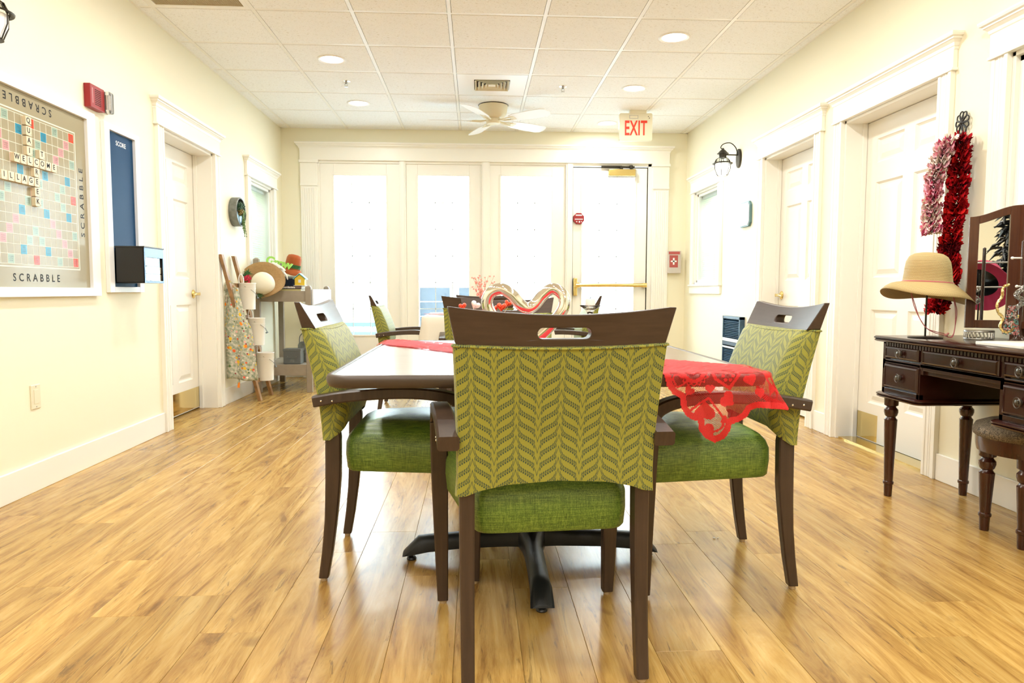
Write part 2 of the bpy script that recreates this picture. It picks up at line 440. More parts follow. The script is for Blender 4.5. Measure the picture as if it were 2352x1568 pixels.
# ceiling: tee grid with lay-in tiles
bm = NB(); box(bm, XL-0.2, XR+0.2, YR-0.2, YB+0.2, H+0.03, H+0.12)
ceil = struct(obj('ceiling', bm, M['subfloor_gap_shade']), 'suspended tile ceiling')  # dark slab colour stands in for shade in the tile gaps
CX = [-1.993+0.61*i for i in range(8)]; CY = [4.573+0.61*j for j in range(-13, 6)]
TW = 0.024
bm = NB(); box(bm, -TW/2, TW/2, YR, YB, -0.006, 0.02); tee = obj('main_tee', bm, M['tbar'], ceil, loc=(CX[0], 0, H))
for cx in CX[1:]: again(tee, 'main_tee', ceil, (cx, 0, H))
bm = NB(); box(bm, XL, XR, -TW/2, TW/2, -0.0045, 0.018); ct = obj('cross_tee', bm, M['tbar'], ceil, loc=(0, CY[0], H))
for cy in CY[1:]: again(ct, 'cross_tee', ceil, (0, cy, H))
bm = NB()
for a in ((XL, XL+0.022, YR, YB), (XR-0.022, XR, YR, YB), (XL, XR, YB-0.022, YB)): box(bm, *a, H-0.006, H+0.015)
obj('wall_angle', bm, M['tbar'], ceil)
tcache = {}
xs = [XL]+CX+[XR]; ys = [YR]+[c for c in CY if c > YR+0.05]+[YB]
VENT = (3, 2)
for i in range(len(xs)-1):
    for j in range(len(ys)-1):
        x0, x1, y0, y1 = xs[i]+TW/2+.002, xs[i+1]-TW/2-.002, ys[j]+TW/2+.0035, ys[j+1]-TW/2-.0035
        cyj = (ys[j]+ys[j+1])/2; cxi = (xs[i]+xs[i+1])/2
        if abs(cxi-0.142) < 0.1 and abs(cyj-6.098) < 0.1: continue      # supply diffuser sits here
        if abs(cxi+1.688) < 0.1 and abs(cyj-4.268) < 0.1: continue      # return grille
        if ys[j+1] < 0.5 and False: continue
        w, l = round(x1-x0, 3), round(y1-y0, 3)
        if w < 0.02 or l < 0.02: continue
        if (w, l) not in tcache:
            bm = NB(); box(bm, -w/2, w/2, -l/2, l/2, -0.007, 0.010)
            bmesh.ops.bevel(bm, geom=[e for e in bm.edges if all(v.co.z < 0 for v in e.verts)], offset=0.003, segments=1, affect='EDGES')
            bmesh.ops.recalc_face_normals(bm, faces=bm.faces)
            me = bpy.data.meshes.new('ceiling_tile'); bm.to_mesh(me); bm.free(); me.materials.append(M['tile']); tcache[(w, l)] = me
        o = bpy.data.objects.new('ceiling_tile', tcache[(w, l)]); o.location = ((x0+x1)/2, (y0+y1)/2, H); link(o, ceil)
# baseboards
def base_run(name, pieces):
    bm = NB()
    for a in pieces: box(bm, *a)
    return struct(obj(name, bm, M['trim'], bevel=0.003), 'white baseboard')
bt, bh = 0.014, 0.135
base_run('baseboard_left', [(XL, XL+bt, YR, LD[0]-.105, 0, bh), (XL, XL+bt, LD[1]+.105, YB, 0, bh)])
base_run('baseboard_right', [(XR-bt, XR, YR, RD2[0]-.105, 0, bh), (XR-bt, XR, RD2[1]+.105, RD1[0]-.105, 0, bh), (XR-bt, XR, RD1[1]+.105, YB, 0, bh)])
base_run('baseboard_back', [(XL, OX0-0.18, YB-bt, YB, 0, bh), (OX1+.18, XR, YB-bt, YB, 0, bh)])

# ---------------------------------------------------------------- casings and crown heads
CROWN = [(0.0, 0.0), (0.022, 0.0), (0.022, 0.012), (0.026, 0.016), (0.030, 0.030), (0.042, 0.042), (0.046, 0.044), (0.046, 0.052), (0.056, 0.056), (0.060, 0.066), (0.060, 0.074), (0.0, 0.074)]
def crown(bm, a0, a1, z, put, s=1.0):
    """mitred crown along a from a0 to a1 with returns; put(a, out, z)->xyz"""
    secs = []
    pr = [(o*s, h*s) for o, h in CROWN]
    L = []
    L.append([put(a0, 0.0, z+h) for o, h in pr])
    L.append([put(a0-(o-0.022*s) if o > 0 else a0, o, z+h) for o, h in pr])
    L.append([put(a1+(o-0.022*s) if o > 0 else a1, o, z+h) for o, h in pr])
    L.append([put(a1, 0.0, z+h) for o, h in pr])
    # returns: ends go back to the wall
    L[0] = [put(a0-(o-0.022*s) if o > 0 else a0, 0.0, z+h) for o, h in pr]
    L[3] = [put(a1+(o-0.022*s) if o > 0 else a1, 0.0, z+h) for o, h in pr]
    rings(bm, L, True, True)
def head_casing(root, a0, a1, z0, z1, put, boxp, sill=None, floor_z=0.0):
    """two side casings, frieze, crown"""
    for s0, s1 in ((a0-0.10, a0), (a1, a1+0.10)):
        bm = NB(); boxp(bm, s0, s1, 0, 0.018, floor_z, z1)
        boxp(bm, s0-0.0012, s0+0.02, -0.0005, 0.026, floor_z+.0006, z1-.0006); boxp(bm, s1-0.02, s1+0.0012, -0.0005, 0.022, floor_z+.0006, z1-.0006)
        for q in (0.042, 0.058): boxp(bm, s0+q-0.004, s0+q+0.004, -.001, 0.0205, floor_z+.001, z1-.001)
        obj('casing', bm, M['trim'], root, bevel=0.002)
    bm = NB(); boxp(bm, a0-0.112, a1+0.112, 0, 0.024, z1, z1+0.112); boxp(bm, a0-0.118, a1+0.118, -0.0004, 0.032, z1-.0012, z1+0.012)
    obj('frieze_board', bm, M['trim'], root, bevel=0.002)
    bm = NB(); crown(bm, a0-0.115, a1+0.115, z1+0.100, put); obj('crown_moulding', bm, M['trim'], root)
    if sill:
        bm = NB(); boxp(bm, a0-0.11, a1+0.11, 0, 0.02, z0-0.1, z0-0.015); boxp(bm, a0-0.12, a1+0.12, -0.05, 0.035, z0-0.02, z0)
        obj('window_sill', bm, M['trim'], root, bevel=0.003)
def sidefns(x, side):
    # side: +1 left wall (out = +x), -1 right wall
    def put(a, o, z): return Vector((x+side*o, a, z))
    def boxp(bm, a0, a1, o0, o1, z0, z1, mi=0):
        xa, xb = sorted((x+side*o0, x+side*o1)); return box(bm, xa, xb, a0, a1, z0, z1, mi)
    return put, boxp
def panel_door(name, x, side, a0, a1, depth, handle, label, ztop=2.035, kick=None, hinge_a=None):
    put, boxp = sidefns(x, side)
    root = bpy.data.objects.new(name, None); link(root); struct(root, label)
    head_casing(root, a0, a1, 0, ztop, put, boxp)
    bm = NB()
    for p, q in ((a0-0.001, a0+0.018), (a1-0.018, a1+0.001)): boxp(bm, p, q, -depth-0.05, 0.0, 0, ztop)
    boxp(bm, a0, a1, -depth-0.05, 0.0, ztop-0.018, ztop)
    for p, q in ((a0+0.018, a0+0.03), (a1-0.03, a1-0.018)): boxp(bm, p, q, -depth+0.002, -depth+0.03, 0, ztop-0.018)
    obj('jamb', bm, M['trim'], root, bevel=0.0015)
    s0, s1 = a0+0.02, a1-0.02; w = s1-s0; zt = ztop-0.021; zb = 0.012
    # six-panel leaf: a frame of stiles and rails around recessed raised fields
    bm = NB(); f = -depth; th = 0.035
    st = 0.115*w/0.86; mid = 0.10*w/0.86
    cols = [(s0+st, s0+w/2-mid/2), (s0+w/2+mid/2, s1-st)]
    rows = [(zb+0.24, zb+0.83), (zb+1.03, zb+1.62), (zb+1.74, zt-0.115)]
    xsx = [s0, cols[0][0], cols[0][1], cols[1][0], cols[1][1], s1]
    zsz = [zb, rows[0][0], rows[0][1], rows[1][0], rows[1][1], rows[2][0], rows[2][1], zt]
    for i in (0, 2, 4): boxp(bm, xsx[i], xsx[i+1], f-th, f, zb, zt)
    for i in (1, 3):
        for j in (0, 2, 4, 6): boxp(bm, xsx[i], xsx[i+1], f-th, f, zsz[j], zsz[j+1])
    leaf = obj('door_leaf', bm, M['door'], root, bevel=0.0)
    for (c0, c1) in cols:
        for (r0, r1) in rows:
            bm = NB(); e = 0.03
            def q(a, z, o): return put(a, f+o, z)
            L = [[q(c0, r0, -0.002), q(c1, r0, -0.002), q(c1, r1, -0.002), q(c0, r1, -0.002)],
                 [q(c0+.012, r0+.012, -0.012), q(c1-.012, r0+.012, -0.012), q(c1-.012, r1-.012, -0.012), q(c0+.012, r1-.012, -0.012)],
                 [q(c0+.022, r0+.022, -0.012), q(c1-.022, r0+.022, -0.012), q(c1-.022, r1-.022, -0.012), q(c0+.022, r1-.022, -0.012)],
                 [q(c0+.05, r0+.05, -0.003), q(c1-.05, r0+.05, -0.003), q(c1-.05, r1-.05, -0.003), q(c0+.05, r1-.05, -0.003)]]
            rings(bm, L, True, True, cap_ends=(False, True)); obj('door_panel', bm, M['door'], root)
    if kick:
        bm = NB(); boxp(bm, s0+0.02, s1-0.005, f, f+0.0015, 0.018, 0.18); obj('kick_plate', bm, M['brassplate'], root, label='polished brass kick plate')
    if hinge_a is not None:
        for z in (0.25, 1.05, 1.8):
            bm = NB(); P = put(hinge_a, f+0.004, z); lathe(bm, [(0.006, -0.05), (0.006, 0.05)], P, 8); obj('hinge', bm, M['bronze'], root)
    bm = NB(); boxp(bm, a0-.03, a1+.03, -depth-0.075, -depth-0.052, -.02, ztop+.02); obj('leak_blocker', bm, M['dark'], root)  # unseen panel added to keep outdoor light from leaking round the door
    if handle is not None:
        bm = NB(); P = put(handle, f, 0.925); Mx = basis((0, 0, 1), (0, 1, 0), P) if side < 0 else basis((0, 1, 0), (0, 0, 1), P)
        lathe(bm, [(0.034, 0.0), (0.034, 0.004), (0.026, 0.010), (0.012, 0.014), (0.011, 0.045), (0.014, 0.052), (0.0, 0.056)], n=20, M=Mx)
        dr = 1 if handle < (a0+a1)/2 else -1
        pts = [put(handle, f+0.048, 0.925), put(handle+dr*0.03, f+0.052, 0.927), put(handle+dr*0.07, f+0.050, 0.925), put(handle+dr*0.105, f+0.046, 0.920)]
        tube(bm, catmull(pts, 4), [0.010]*4+[0.0085]*9, 8)
        obj('door_handle', bm, M['brass'], root, smooth=50, label='brass lever handle')
        bm = NB(); P = put(handle+(-dr*0.045), f+0.012, 0.925)
    return root
panel_door('door_1', XL, 1, LD[0], LD[1], 0.145, LD[1]-0.085, 'white six panel door in the left wall with brass kick plate', kick=True)
panel_door('door_2', XR, -1, RD1[0], RD1[1], 0.130, RD1[1]-0.085, 'white six panel door in the right wall, the far one with brass lever handle')
panel_door('door_3', XR, -1, RD2[0], RD2[1], 0.137, None, 'white six panel door in the right wall nearest the dressing table', kick=False, hinge_a=RD2[1]-0.02)
_d3 = bpy.data.objects['door_3']
bm = NB(); box(bm, XR+0.137, XR+0.1385, RD2[1]-0.255, RD2[1]-0.025, 0.018, 0.185)
for v in bm.verts: v.co.x -= 0.0015
obj('kick_plate', bm, M['brassplate'], _d3, label='polished brass kick plate')
bm = NB(); box(bm, XR+0.02, XR+0.137, RD2[0], RD2[1], 0.0, 0.010); obj('threshold', bm, M['brass'], _d3)

M['room_paint'] = mat('far_room_paint', (0.62, 0.70, 0.60), 0.7)
M['blind'] = mat('blind_slat', (0.72, 0.80, 0.84), 0.45)
def side_window(name, x, side, a0, a1, z0, z1, label, blind=True, blind_part=None, room='room_paint', glow=12, z_mid=None):
    put, boxp = sidefns(x, side)
    root = bpy.data.objects.new(name, None); link(root); struct(root, label)
    head_casing(root, a0, a1, z0, z1, put, boxp, sill=True, floor_z=z0)
    bm = NB()
    for p, q, r, s in ((a0, a0+.02, z0, z1), (a1-.02, a1, z0, z1), (a0, a1, z0, z0+.02), (a0, a1, z1-.02, z1)): boxp(bm, p, q, -0.2, 0.0, r, s)
    for p, q, r, s in ((a0+.02, a0+.045, z0+.02, z1-.02), (a1-.045, a1-.02, z0+.02, z1-.02), (a0+.02, a1-.02, z0+.02, z0+.045), (a0+.02, a1-.02, z1-.045, z1-.02)): boxp(bm, p, q, -0.045, -0.020, r, s)
    obj('window_frame', bm, M['trim'], root, bevel=0.002)
    bm = NB(); boxp(bm, a0+.03, a1-.03, -0.033, -0.030, z0+.03, z1-.03); obj('glass_pane', bm, M['glass'], root)
    # room beyond the glass
    bm = NB(); d0, d1 = -0.24, -1.3
    xa, xb = x+side*d0, x+side*d1
    for vs in ([(xb, a0-.8, z0-.9), (xb, a1+.8, z0-.9), (xb, a1+.8, z1+.6), (xb, a0-.8, z1+.6)],
               [(xa, a0-.8, z0-.9), (xb, a0-.8, z0-.9), (xb, a0-.8, z1+.6), (xa, a0-.8, z1+.6)], [(xa, a1+.8, z0-.9), (xb, a1+.8, z0-.9), (xb, a1+.8, z1+.6), (xa, a1+.8, z1+.6)],
               [(xa, a0-.8, z1+.6), (xb, a0-.8, z1+.6), (xb, a1+.8, z1+.6), (xa, a1+.8, z1+.6)], [(xa, a0-.8, z0-.9), (xb, a0-.8, z0-.9), (xb, a1+.8, z0-.9), (xa, a1+.8, z0-.9)]):
        bm.faces.new([bm.verts.new(p) for p in vs])
    obj('room_beyond', bm, M[room], root)
    ld = bpy.data.lights.new('far_room_fill', 'AREA'); ld.energy = glow; ld.size = 0.7; ld.color = (0.93, 1.0, 0.98)  # fill lamp added to brighten what shows through the glass
    lo = bpy.data.objects.new('far_room_fill', ld); link(lo, root); lo.location = (x+side*-0.8, (a0+a1)/2, z1+0.5)
    if blind:
        b0, b1 = blind_part or (a0+.03, a1-.03)
        bm = NB(); boxp(bm, b0, b1, -0.10, -0.065, z1-0.07, z1-0.03); obj('blind_headrail', bm, M['blind'], root)
        bm = NB(); c = [put(b0, -0.097, 0), put(b1, -0.097, 0), put(b1, -0.072, -0.012), put(b0, -0.072, -0.012)]
        vs = [bm.verts.new(p) for p in c]; vs2 = [bm.verts.new(p+Vector((0, 0, 0.0015))) for p in c]
        bm.faces.new(vs); bm.faces.new(vs2)
        for i in range(4): bm.faces.new((vs[i], vs[(i+1) % 4], vs2[(i+1) % 4], vs2[i]))
        z = z1-0.085; sl = obj('blind_slat', bm, M['blind'], root, loc=(0, 0, z)); z -= 0.022
        while z > z0+0.06: again(sl, 'blind_slat', root, (0, 0, z)); z -= 0.022
    return root
side_window('window_1', XL, 1, LW[0], LW[1], 0.98, 2.0, 'interior window in the left wall with slatted blind', glow=45)
side_window('window_2', XR, -1, RW1[0], RW1[1], 1.03, 2.0, 'interior window in the right wall near the far corner', glow=60)
side_window('window_3', XR, -1, RW2[0], RW2[1], 0.95, 2.0, 'interior window in the right wall above the dressing table', blind=False, glow=60)

# ---------------------------------------------------------------- glazed end wall
gw = bpy.data.objects.new('trim_1', None); link(gw); struct(gw, 'white surround of the glazed end wall with fluted pilasters and crown')
def putb(a, o, z): return Vector((a, YB-o, z))
def boxb(bm, a0, a1, o0, o1, z0, z1, mi=0): return box(bm, a0, a1, YB-o1, YB-o0, z0, z1, mi)
for p0, p1 in ((-1.885, OX0), (OX1, 2.145)):
    bm = NB(); boxb(bm, p0, p1, 0, 0.03, 0, 2.36)
    n = 6; w = (p1-p0-0.04)/n
    for i in range(n): boxb(bm, p0+0.02+i*w+0.003, p0+0.02+(i+1)*w-0.003, 0, 0.036, 0.26, 2.06)
    boxb(bm, p0-0.006, p1+0.006, 0, 0.042, 0, 0.22); boxb(bm, p0-0.004, p1+0.004, 0, 0.042, 2.085, 2.11)
    boxb(bm, p0-0.002, p1+0.002, 0, 0.038, 2.11, 2.33); boxb(bm, p0-0.012, p1+0.012, 0, 0.05, 2.33, 2.36)
    obj('pilaster', bm, M['trim'], gw, bevel=0.002)
bm = NB(); boxb(bm, -1.89, 2.15, 0, 0.035, 2.36, 2.49); obj('frieze_board', bm, M['trim'], gw, bevel=0.002)
bm = NB(); crown(bm, -1.895, 2.155, 2.465, putb, 1.12); obj('crown_moulding', bm, M['trim'], gw)
for m0, m1 in ((-0.828, -0.757), (0.068, 0.159), (0.999, 1.077)):
    bm = NB(); boxb(bm, m0, m1, -0.10, 0.012, 0, 2.36); boxb(bm, m0+0.015, m1-0.015, 0, 0.02, 0, 2.36); obj('mullion', bm, M['trim'], gw, bevel=0.003)
bm = NB(); boxb(bm, OX0, OX1, -0.12, 0.0, 2.335, 2.36); boxb(bm, OX0, OX0+0.02, -.12, 0, 0, 2.335); boxb(bm, OX1-0.045, OX1, -.12, 0, 0, 2.36); obj('jamb', bm, M['trim'], gw)
bm = NB(); boxb(bm, OX0, OX1, -0.14, 0.01, 0, 0.014); obj('threshold', bm, M['nickel'], gw)
def lite(name, a0, a1, g0, g1, gz0, gz1, label, top=2.335, o0=-0.06, o1=-0.015):
    root = bpy.data.objects.new(name, None); link(root); struct(root, label)
    bm = NB(); b = 0.016
    boxb(bm, a0, g0, o0, o1, b, top); boxb(bm, g1, a1, o0, o1, b, top); boxb(bm, g0, g1, o0, o1, b, gz0); boxb(bm, g0, g1, o0, o1, gz1, top)
    obj('window_frame', bm, M['trim'], root, bevel=0.003)
    bm = NB()
    for p, q, r, s in ((g0-.012, g0+.006, gz0-.012, gz1+.012), (g1-.006, g1+.012, gz0-.012, gz1+.012), (g0, g1, gz0-.012, gz0+.006), (g0, g1, gz1-.006, gz1+.012)): boxb(bm, p, q, o1-.002, o1+.008, r, s)
    obj('glazing_bead', bm, M['trim'], root, bevel=0.002)
    om = (o0+o1)/2
    bm = NB(); boxb(bm, g0, g1, om-0.011, om-0.009, gz0, gz1); boxb(bm, g0, g1, om+0.009, om+0.011, gz0, gz1); obj('glass_pane', bm, M['glass'], root)
    for i in (1, 2):
        a = g0+(g1-g0)*i/3; bm = NB(); boxb(bm, a-.004, a+.004, om-.003, om+.003, gz0, gz1); obj('muntin', bm, M['white'], root)
    for j in range(1, 6):
        z = gz0+(gz1-gz0)*j/6; bm = NB(); boxb(bm, g0, g1, om-.003, om+.003, z-.004, z+.004); obj('muntin', bm, M['white'], root)
    return root
lite('window_4', OX0+.02, -0.828, -1.542, -0.97, 0.462, 2.208, 'tall glazed panel at the left of the end wall')
lite('window_5', -0.757, 0.068, -0.63, -0.065, 0.462, 2.215, 'tall glazed panel second from the left in the end wall')
lite('window_6', 0.159, 0.999, 0.279, 0.846, 0.462, 2.22, 'tall glazed panel third from the left in the end wall')
ed = lite('door_4', 1.082, 1.912, 1.184, 1.778, 0.462, 2.22, 'white glazed exit door with brass push bar and closer', top=2.318)
bm = NB(); boxb(bm, 1.079, 1.082, -0.05, -0.012, 0.016, 2.325); boxb(bm, 1.912, 1.92, -0.05, -0.012, 0.016, 2.325); boxb(bm, 1.079, 1.92, -0.05, -0.012, 2.318, 2.326)
obj('weather_gap', bm, M['bronze'], ed)
bm = NB(); boxb(bm, 1.47, 1.768, -0.015, 0.045, 2.222, 2.298); obj('closer_body', bm, M['brass'], ed, bevel=0.006, smooth=40)
bm = NB(); boxb(bm, 1.60, 1.63, 0.0, 0.03, 2.298, 2.325); boxb(bm, 1.39, 1.62, 0.008, 0.028, 2.322, 2.336); boxb(bm, 1.62, 1.76, 0.012, 0.03, 2.318, 2.332); lathe(bm, [(0.02, 0), (0.02, 0.035)], (1.72, YB-0.03, 2.305), 12)
obj('closer_arm', bm, M['bronze'], ed, bevel=0.002)
bm = NB(); boxb(bm, 1.088, 1.13, -0.015, 0.05, 0.905, 1.10); obj('latch_case', bm, M['brass'], ed, bevel=0.006, smooth=40)
bm = NB(); tube(bm, [(1.11, YB-0.07, 1.02), (1.92-.02, YB-0.07, 1.022)], 0.022, 12); boxb(bm, 1.095, 1.15, 0.02, 0.085, 0.992, 1.05); boxb(bm, 1.86, 1.905, -.01, 0.085, 0.998, 1.046)
obj('push_bar', bm, M['brass'], ed, bevel=0.003, smooth=40)

# ---------------------------------------------------------------- outdoors
M['paving'] = mat('paving', (0.45, 0.46, 0.48), 0.8, noise_amt=0.1); M['siding'] = mat('fence_blue_grey', (0.085, 0.105, 0.135), 0.6, noise_amt=0.1, nscale=8)
M['snowy'] = mat('pale_bench', (0.13, 0.19, 0.26), 0.7); M['twig'] = mat('twig_bark', (0.03, 0.045, 0.065), 0.8)
bm = NB(); box(bm, -30, 30, YB+0.18, 60, -0.25, -0.06); struct(obj('ground', bm, M['paving']), 'pale paving outside')
fn = thing('board_fence', 'blue grey board fence outside beyond the glazed end wall', 'fence', (0, 10.2, -0.06))
for x0, x1 in ((-0.80, -0.37), (-0.24, 0.10)):
    for k in range(5):
        bm = NB(); box(bm, x0, x1, -0.012, 0.012, 0.02+k*0.211, 0.02+k*0.211+0.200); obj('board', bm, M['siding'], fn)
for px in (-0.85, -0.305, 0.15):
    bm = NB(); box(bm, px-0.05, px+0.05, -0.04, 0.04, 0, 1.12); obj('post', bm, M['white'], fn)
bn = thing('garden_bench', 'pale low garden bench outside beyond the left glazed panel', 'bench', (-1.72, 9.9, -0.06))
for k in range(4):
    bm = NB(); box(bm, -0.7, 0.7, -0.2+k*0.1, -0.12+k*0.1, 0.42, 0.45); obj('slat', bm, M['snowy'], bn)
for sx in (-0.6, 0.6):
    for sy in (-0.15, 0.15):
        bm = NB(); box(bm, sx-.03, sx+.03, sy-.03, sy+.03, 0, 0.42); obj('leg', bm, M['snowy'], bn)
bm = NB(); box(bm, -0.7, 0.7, 0.22, 0.25, 0.50, 0.56); box(bm, -0.7, 0.7, 0.22, 0.25, 0.36, 0.41); obj('back_rail', bm, M['snowy'], bn)
rnd = random.Random(3)
for sx, sy, lab in ((-2.35, 11.0, 'leafless shrub outside, behind the left end of the bench'), (-1.25, 11.2, 'leafless shrub outside, behind the middle of the bench')):
    sh = thing('bare_shrub', lab, 'shrub', (sx, sy, -0.06), group='bare shrubs outside the end wall')
    bm = NB()
    for k in range(26):
        a = rnd.uniform(0, 2*PI); p = Vector((0.03*math.cos(a), 0.03*math.sin(a), 0)); d = Vector((math.cos(a)*0.7, math.sin(a)*0.4, 1)).normalized(); pts = [p.copy()]
        for j in range(6):
            d = (d+Vector((rnd.uniform(-.5, .5), rnd.uniform(-.4, .4), rnd.uniform(-.3, .25)))).normalized(); p = p+d*rnd.uniform(.09, .15); p.z = max(p.z, 0.02); pts.append(p.copy())
        tube(bm, pts, [0.011-0.0015*j for j in range(7)], 5)
    o = obj('branches', bm, M['twig'], sh); o['kind'] = 'stuff'

# ---------------------------------------------------------------- ceiling fittings
def area(parent, loc, size, power, col=(1, 0.965, 0.90), shape='DISK', rot=(0, 0, 0), spread=PI):
    ld = bpy.data.lights.new('lamp_light', 'AREA'); ld.shape = shape; ld.size = size; ld.energy = power; ld.color = col; ld.spread = spread
    lo = bpy.data.objects.new('lamp_light', ld); link(lo, parent); lo.location = loc; lo.rotation_euler = rot; return lo
dl_names = {(-1.083, 5.50): 'round recessed downlight, nearer of the two left of the ceiling fan', (-1.085, 6.737): 'round recessed downlight, farther of the two left of the ceiling fan',
            (1.37, 4.895): 'largest recessed downlight at the right, nearest the viewer', (1.365, 6.112): 'recessed downlight above and before the red exit sign', (1.37, 7.363): 'small recessed downlight left of the red exit sign near the end wall'}
bm = NB(); lathe(bm, [(0.082, 0.004), (0.084, -0.004), (0.100, -0.009), (0.108, -0.004), (0.108, 0.0)], n=40, cap=False); ring_me = None
bmd = NB(); lathe(bmd, [(0.0, 0.0), (0.086, -0.0005), (0.060, -0.006), (0.0, -0.009)], n=32)
d0 = thing('downlight', 'x', 'ceiling light', (0, 0, H-0.006)); rg = obj('trim_ring', bm, M['white'], d0, smooth=40); df = obj('diffuser', bmd, M['lamp'], d0, smooth=60)
fill_downlights = [(-1.083, 4.26), (-1.083, 3.02), (-1.083, 1.78), (-1.083, 0.54), (-1.083, -0.7), (-1.083, -1.9), (1.37, 3.67), (1.37, 2.43), (1.37, 1.2), (1.37, -0.04), (1.37, -1.3), (0.14, 3.6), (0.14, 1.2), (0.14, -0.6), (0.14, -1.9)]  # unseen downlights added to fill the near part of the room with light
ORDN = ['first', 'second', 'third', 'fourth', 'fifth', 'sixth', 'seventh']
first = True
for (x, y) in list(dl_names)+fill_downlights:
    c = d0 if first else copy_tree(d0); first = False
    c.location = (x, y, H-0.006); c['label'] = dl_names.get((x, y), 'added fill downlight out of view, %s in the %s row behind the visible ones' % (ORDN[sorted([q for q in fill_downlights if q[0] == x], reverse=True).index((x, y)) if (x, y) in fill_downlights else 0], 'left' if x < -.5 else ('right' if x > .5 else 'centre'))); c['group'] = 'recessed downlights' if (x, y) in dl_names else 'added fill downlights out of view'
    area(c, (0, 0, -0.014), 0.16, 7.5 if (x, y) in dl_names else 13.0)
# supply diffuser
vt = thing('ceiling_diffuser', 'white square ceiling air diffuser with four way louvres above the fan', 'air vent', (0.142, 6.098, H))
bm = NB()
o_, i_ = 0.29, 0.15
for a in ((-o_, o_, -o_, -i_), (-o_, o_, i_, o_), (-o_, -i_, -i_, i_), (i_, o_, -i_, i_)): box(bm, *a, -0.006, 0.0)
obj('panel', bm, M['white'], vt)
for k, r in enumerate((0.145, 0.115, 0.085, 0.055)):
    bm = NB()
    def sq(h, z): return [Vector((-h, -h, z)), Vector((h, -h, z)), Vector((h, h, z)), Vector((-h, h, z))]
    rings(bm, [sq(r-0.018, 0.012), sq(r, -0.014), sq(r-0.003, -0.014), sq(r-0.021, 0.012)], True, False); obj('louvre', bm, M['cream'], vt)
bm = NB(); box(bm, -0.16, 0.16, -0.16, 0.16, 0.02, 0.025); obj('duct_backing', bm, M['dark'], vt)
bm = NB(); box(bm, -0.03, 0.03, -0.03, 0.03, -0.010, 0.0); obj('centre_cap', bm, M['cream'], vt)
rv = thing('return_grille', 'beige perforated return air grille at the top left of the ceiling', 'air vent', (-1.688, 4.268, H))
M['grille'] = mat('grille_beige', (0.42, 0.34, 0.2), 0.5)
bm = NB()
for a in ((-.293, .293, -.293, -.265), (-.293, .293, .265, .293), (-.293, -.265, -.265, .265), (.265, .293, -.265, .265)): box(bm, *a, -0.008, 0.0)
obj('frame', bm, M['tbar'], rv)
bm = NB()
for k in range(42): box(bm, -.265, .265, -.262+k*.0127, -.262+k*.0127+.006, -0.004, 0.002)
for k in range(42): box(bm, -.262+k*.0127, -.262+k*.0127+.006, -.265, .265, -0.0035, 0.0015)
o = obj('mesh_screen', bm, M['grille'], rv); o['kind'] = 'stuff'
bm = NB(); box(bm, -.27, .27, -.27, .27, 0.02, 0.024); obj('backing', bm, M['grille'], rv)
# sprinklers
for (x, y, lab) in ((-1.077, 6.058, 'ceiling sprinkler between the two left downlights'), (0.75, 6.098, 'ceiling sprinkler right of the air diffuser')):
    sp = thing('sprinkler_head', lab, 'sprinkler', (x, y, H-0.006), group='ceiling sprinklers')
    bm = NB(); lathe(bm, [(0.036, 0), (0.034, -0.004), (0.014, -0.007), (0.012, 0.0)], n=18); obj('escutcheon', bm, M['chrome'], sp, smooth=40)
    bm = NB(); lathe(bm, [(0.009, 0), (0.009, -0.018), (0.012, -0.02), (0.006, -0.024)], n=10); tube(bm, [(-0.009, 0, -0.018), (-0.012, 0, -0.032), (0, 0, -0.044)], 0.002, 5); tube(bm, [(0.009, 0, -0.018), (0.012, 0, -0.032), (0, 0, -0.044)], 0.002, 5); lathe(bm, [(0.016, -0.044), (0.016, -0.047)], n=14)
    obj('deflector', bm, M['nickel'], sp, smooth=40)
# fan
M['fancream'] = mat('fan_housing', (0.72, 0.66, 0.48), 0.4); M['fanwhite'] = mat('fan_blade', (0.84, 0.84, 0.84), 0.35)
fan = thing('ceiling_fan', 'white five blade hugger ceiling fan below the air diffuser', 'ceiling fan', (0.17, 6.74, H-0.006), math.radians(0))
bm = NB(); lathe(bm, [(0.138, 0.0), (0.140, -0.006), (0.136, -0.010), (0.132, -0.05), (0.122, -0.085), (0.095, -0.115), (0.070, -0.125), (0.0, -0.127)], n=40); obj('motor_housing', bm, M['fancream'], fan, smooth=50)
bm = NB(); lathe(bm, [(0.139, -0.001), (0.1425, -0.004), (0.139, -0.008)], n=40); obj('canopy_ring', bm, M['bronze'], fan, smooth=50)
bm = NB(); lathe(bm, [(0.062, -0.122), (0.068, -0.132), (0.066, -0.160), (0.058, -0.172), (0.0, -0.176)], n=32); obj('hub_cap', bm, M['fancream'], fan, smooth=50)
def blade():
    bm = NB(); pts = [(0.20, -0.045), (0.26, -0.062), (0.42, -0.072), (0.56, -0.070), (0.605, -0.052), (0.62, 0.0), (0.605, 0.052), (0.56, 0.070), (0.42, 0.072), (0.26, 0.062), (0.20, 0.045)]
    L = [[Vector((x, y, -0.148+z-y*0.24)) for x, y in pts] for z in (0, 0.006)]; rings(bm, L); return bm
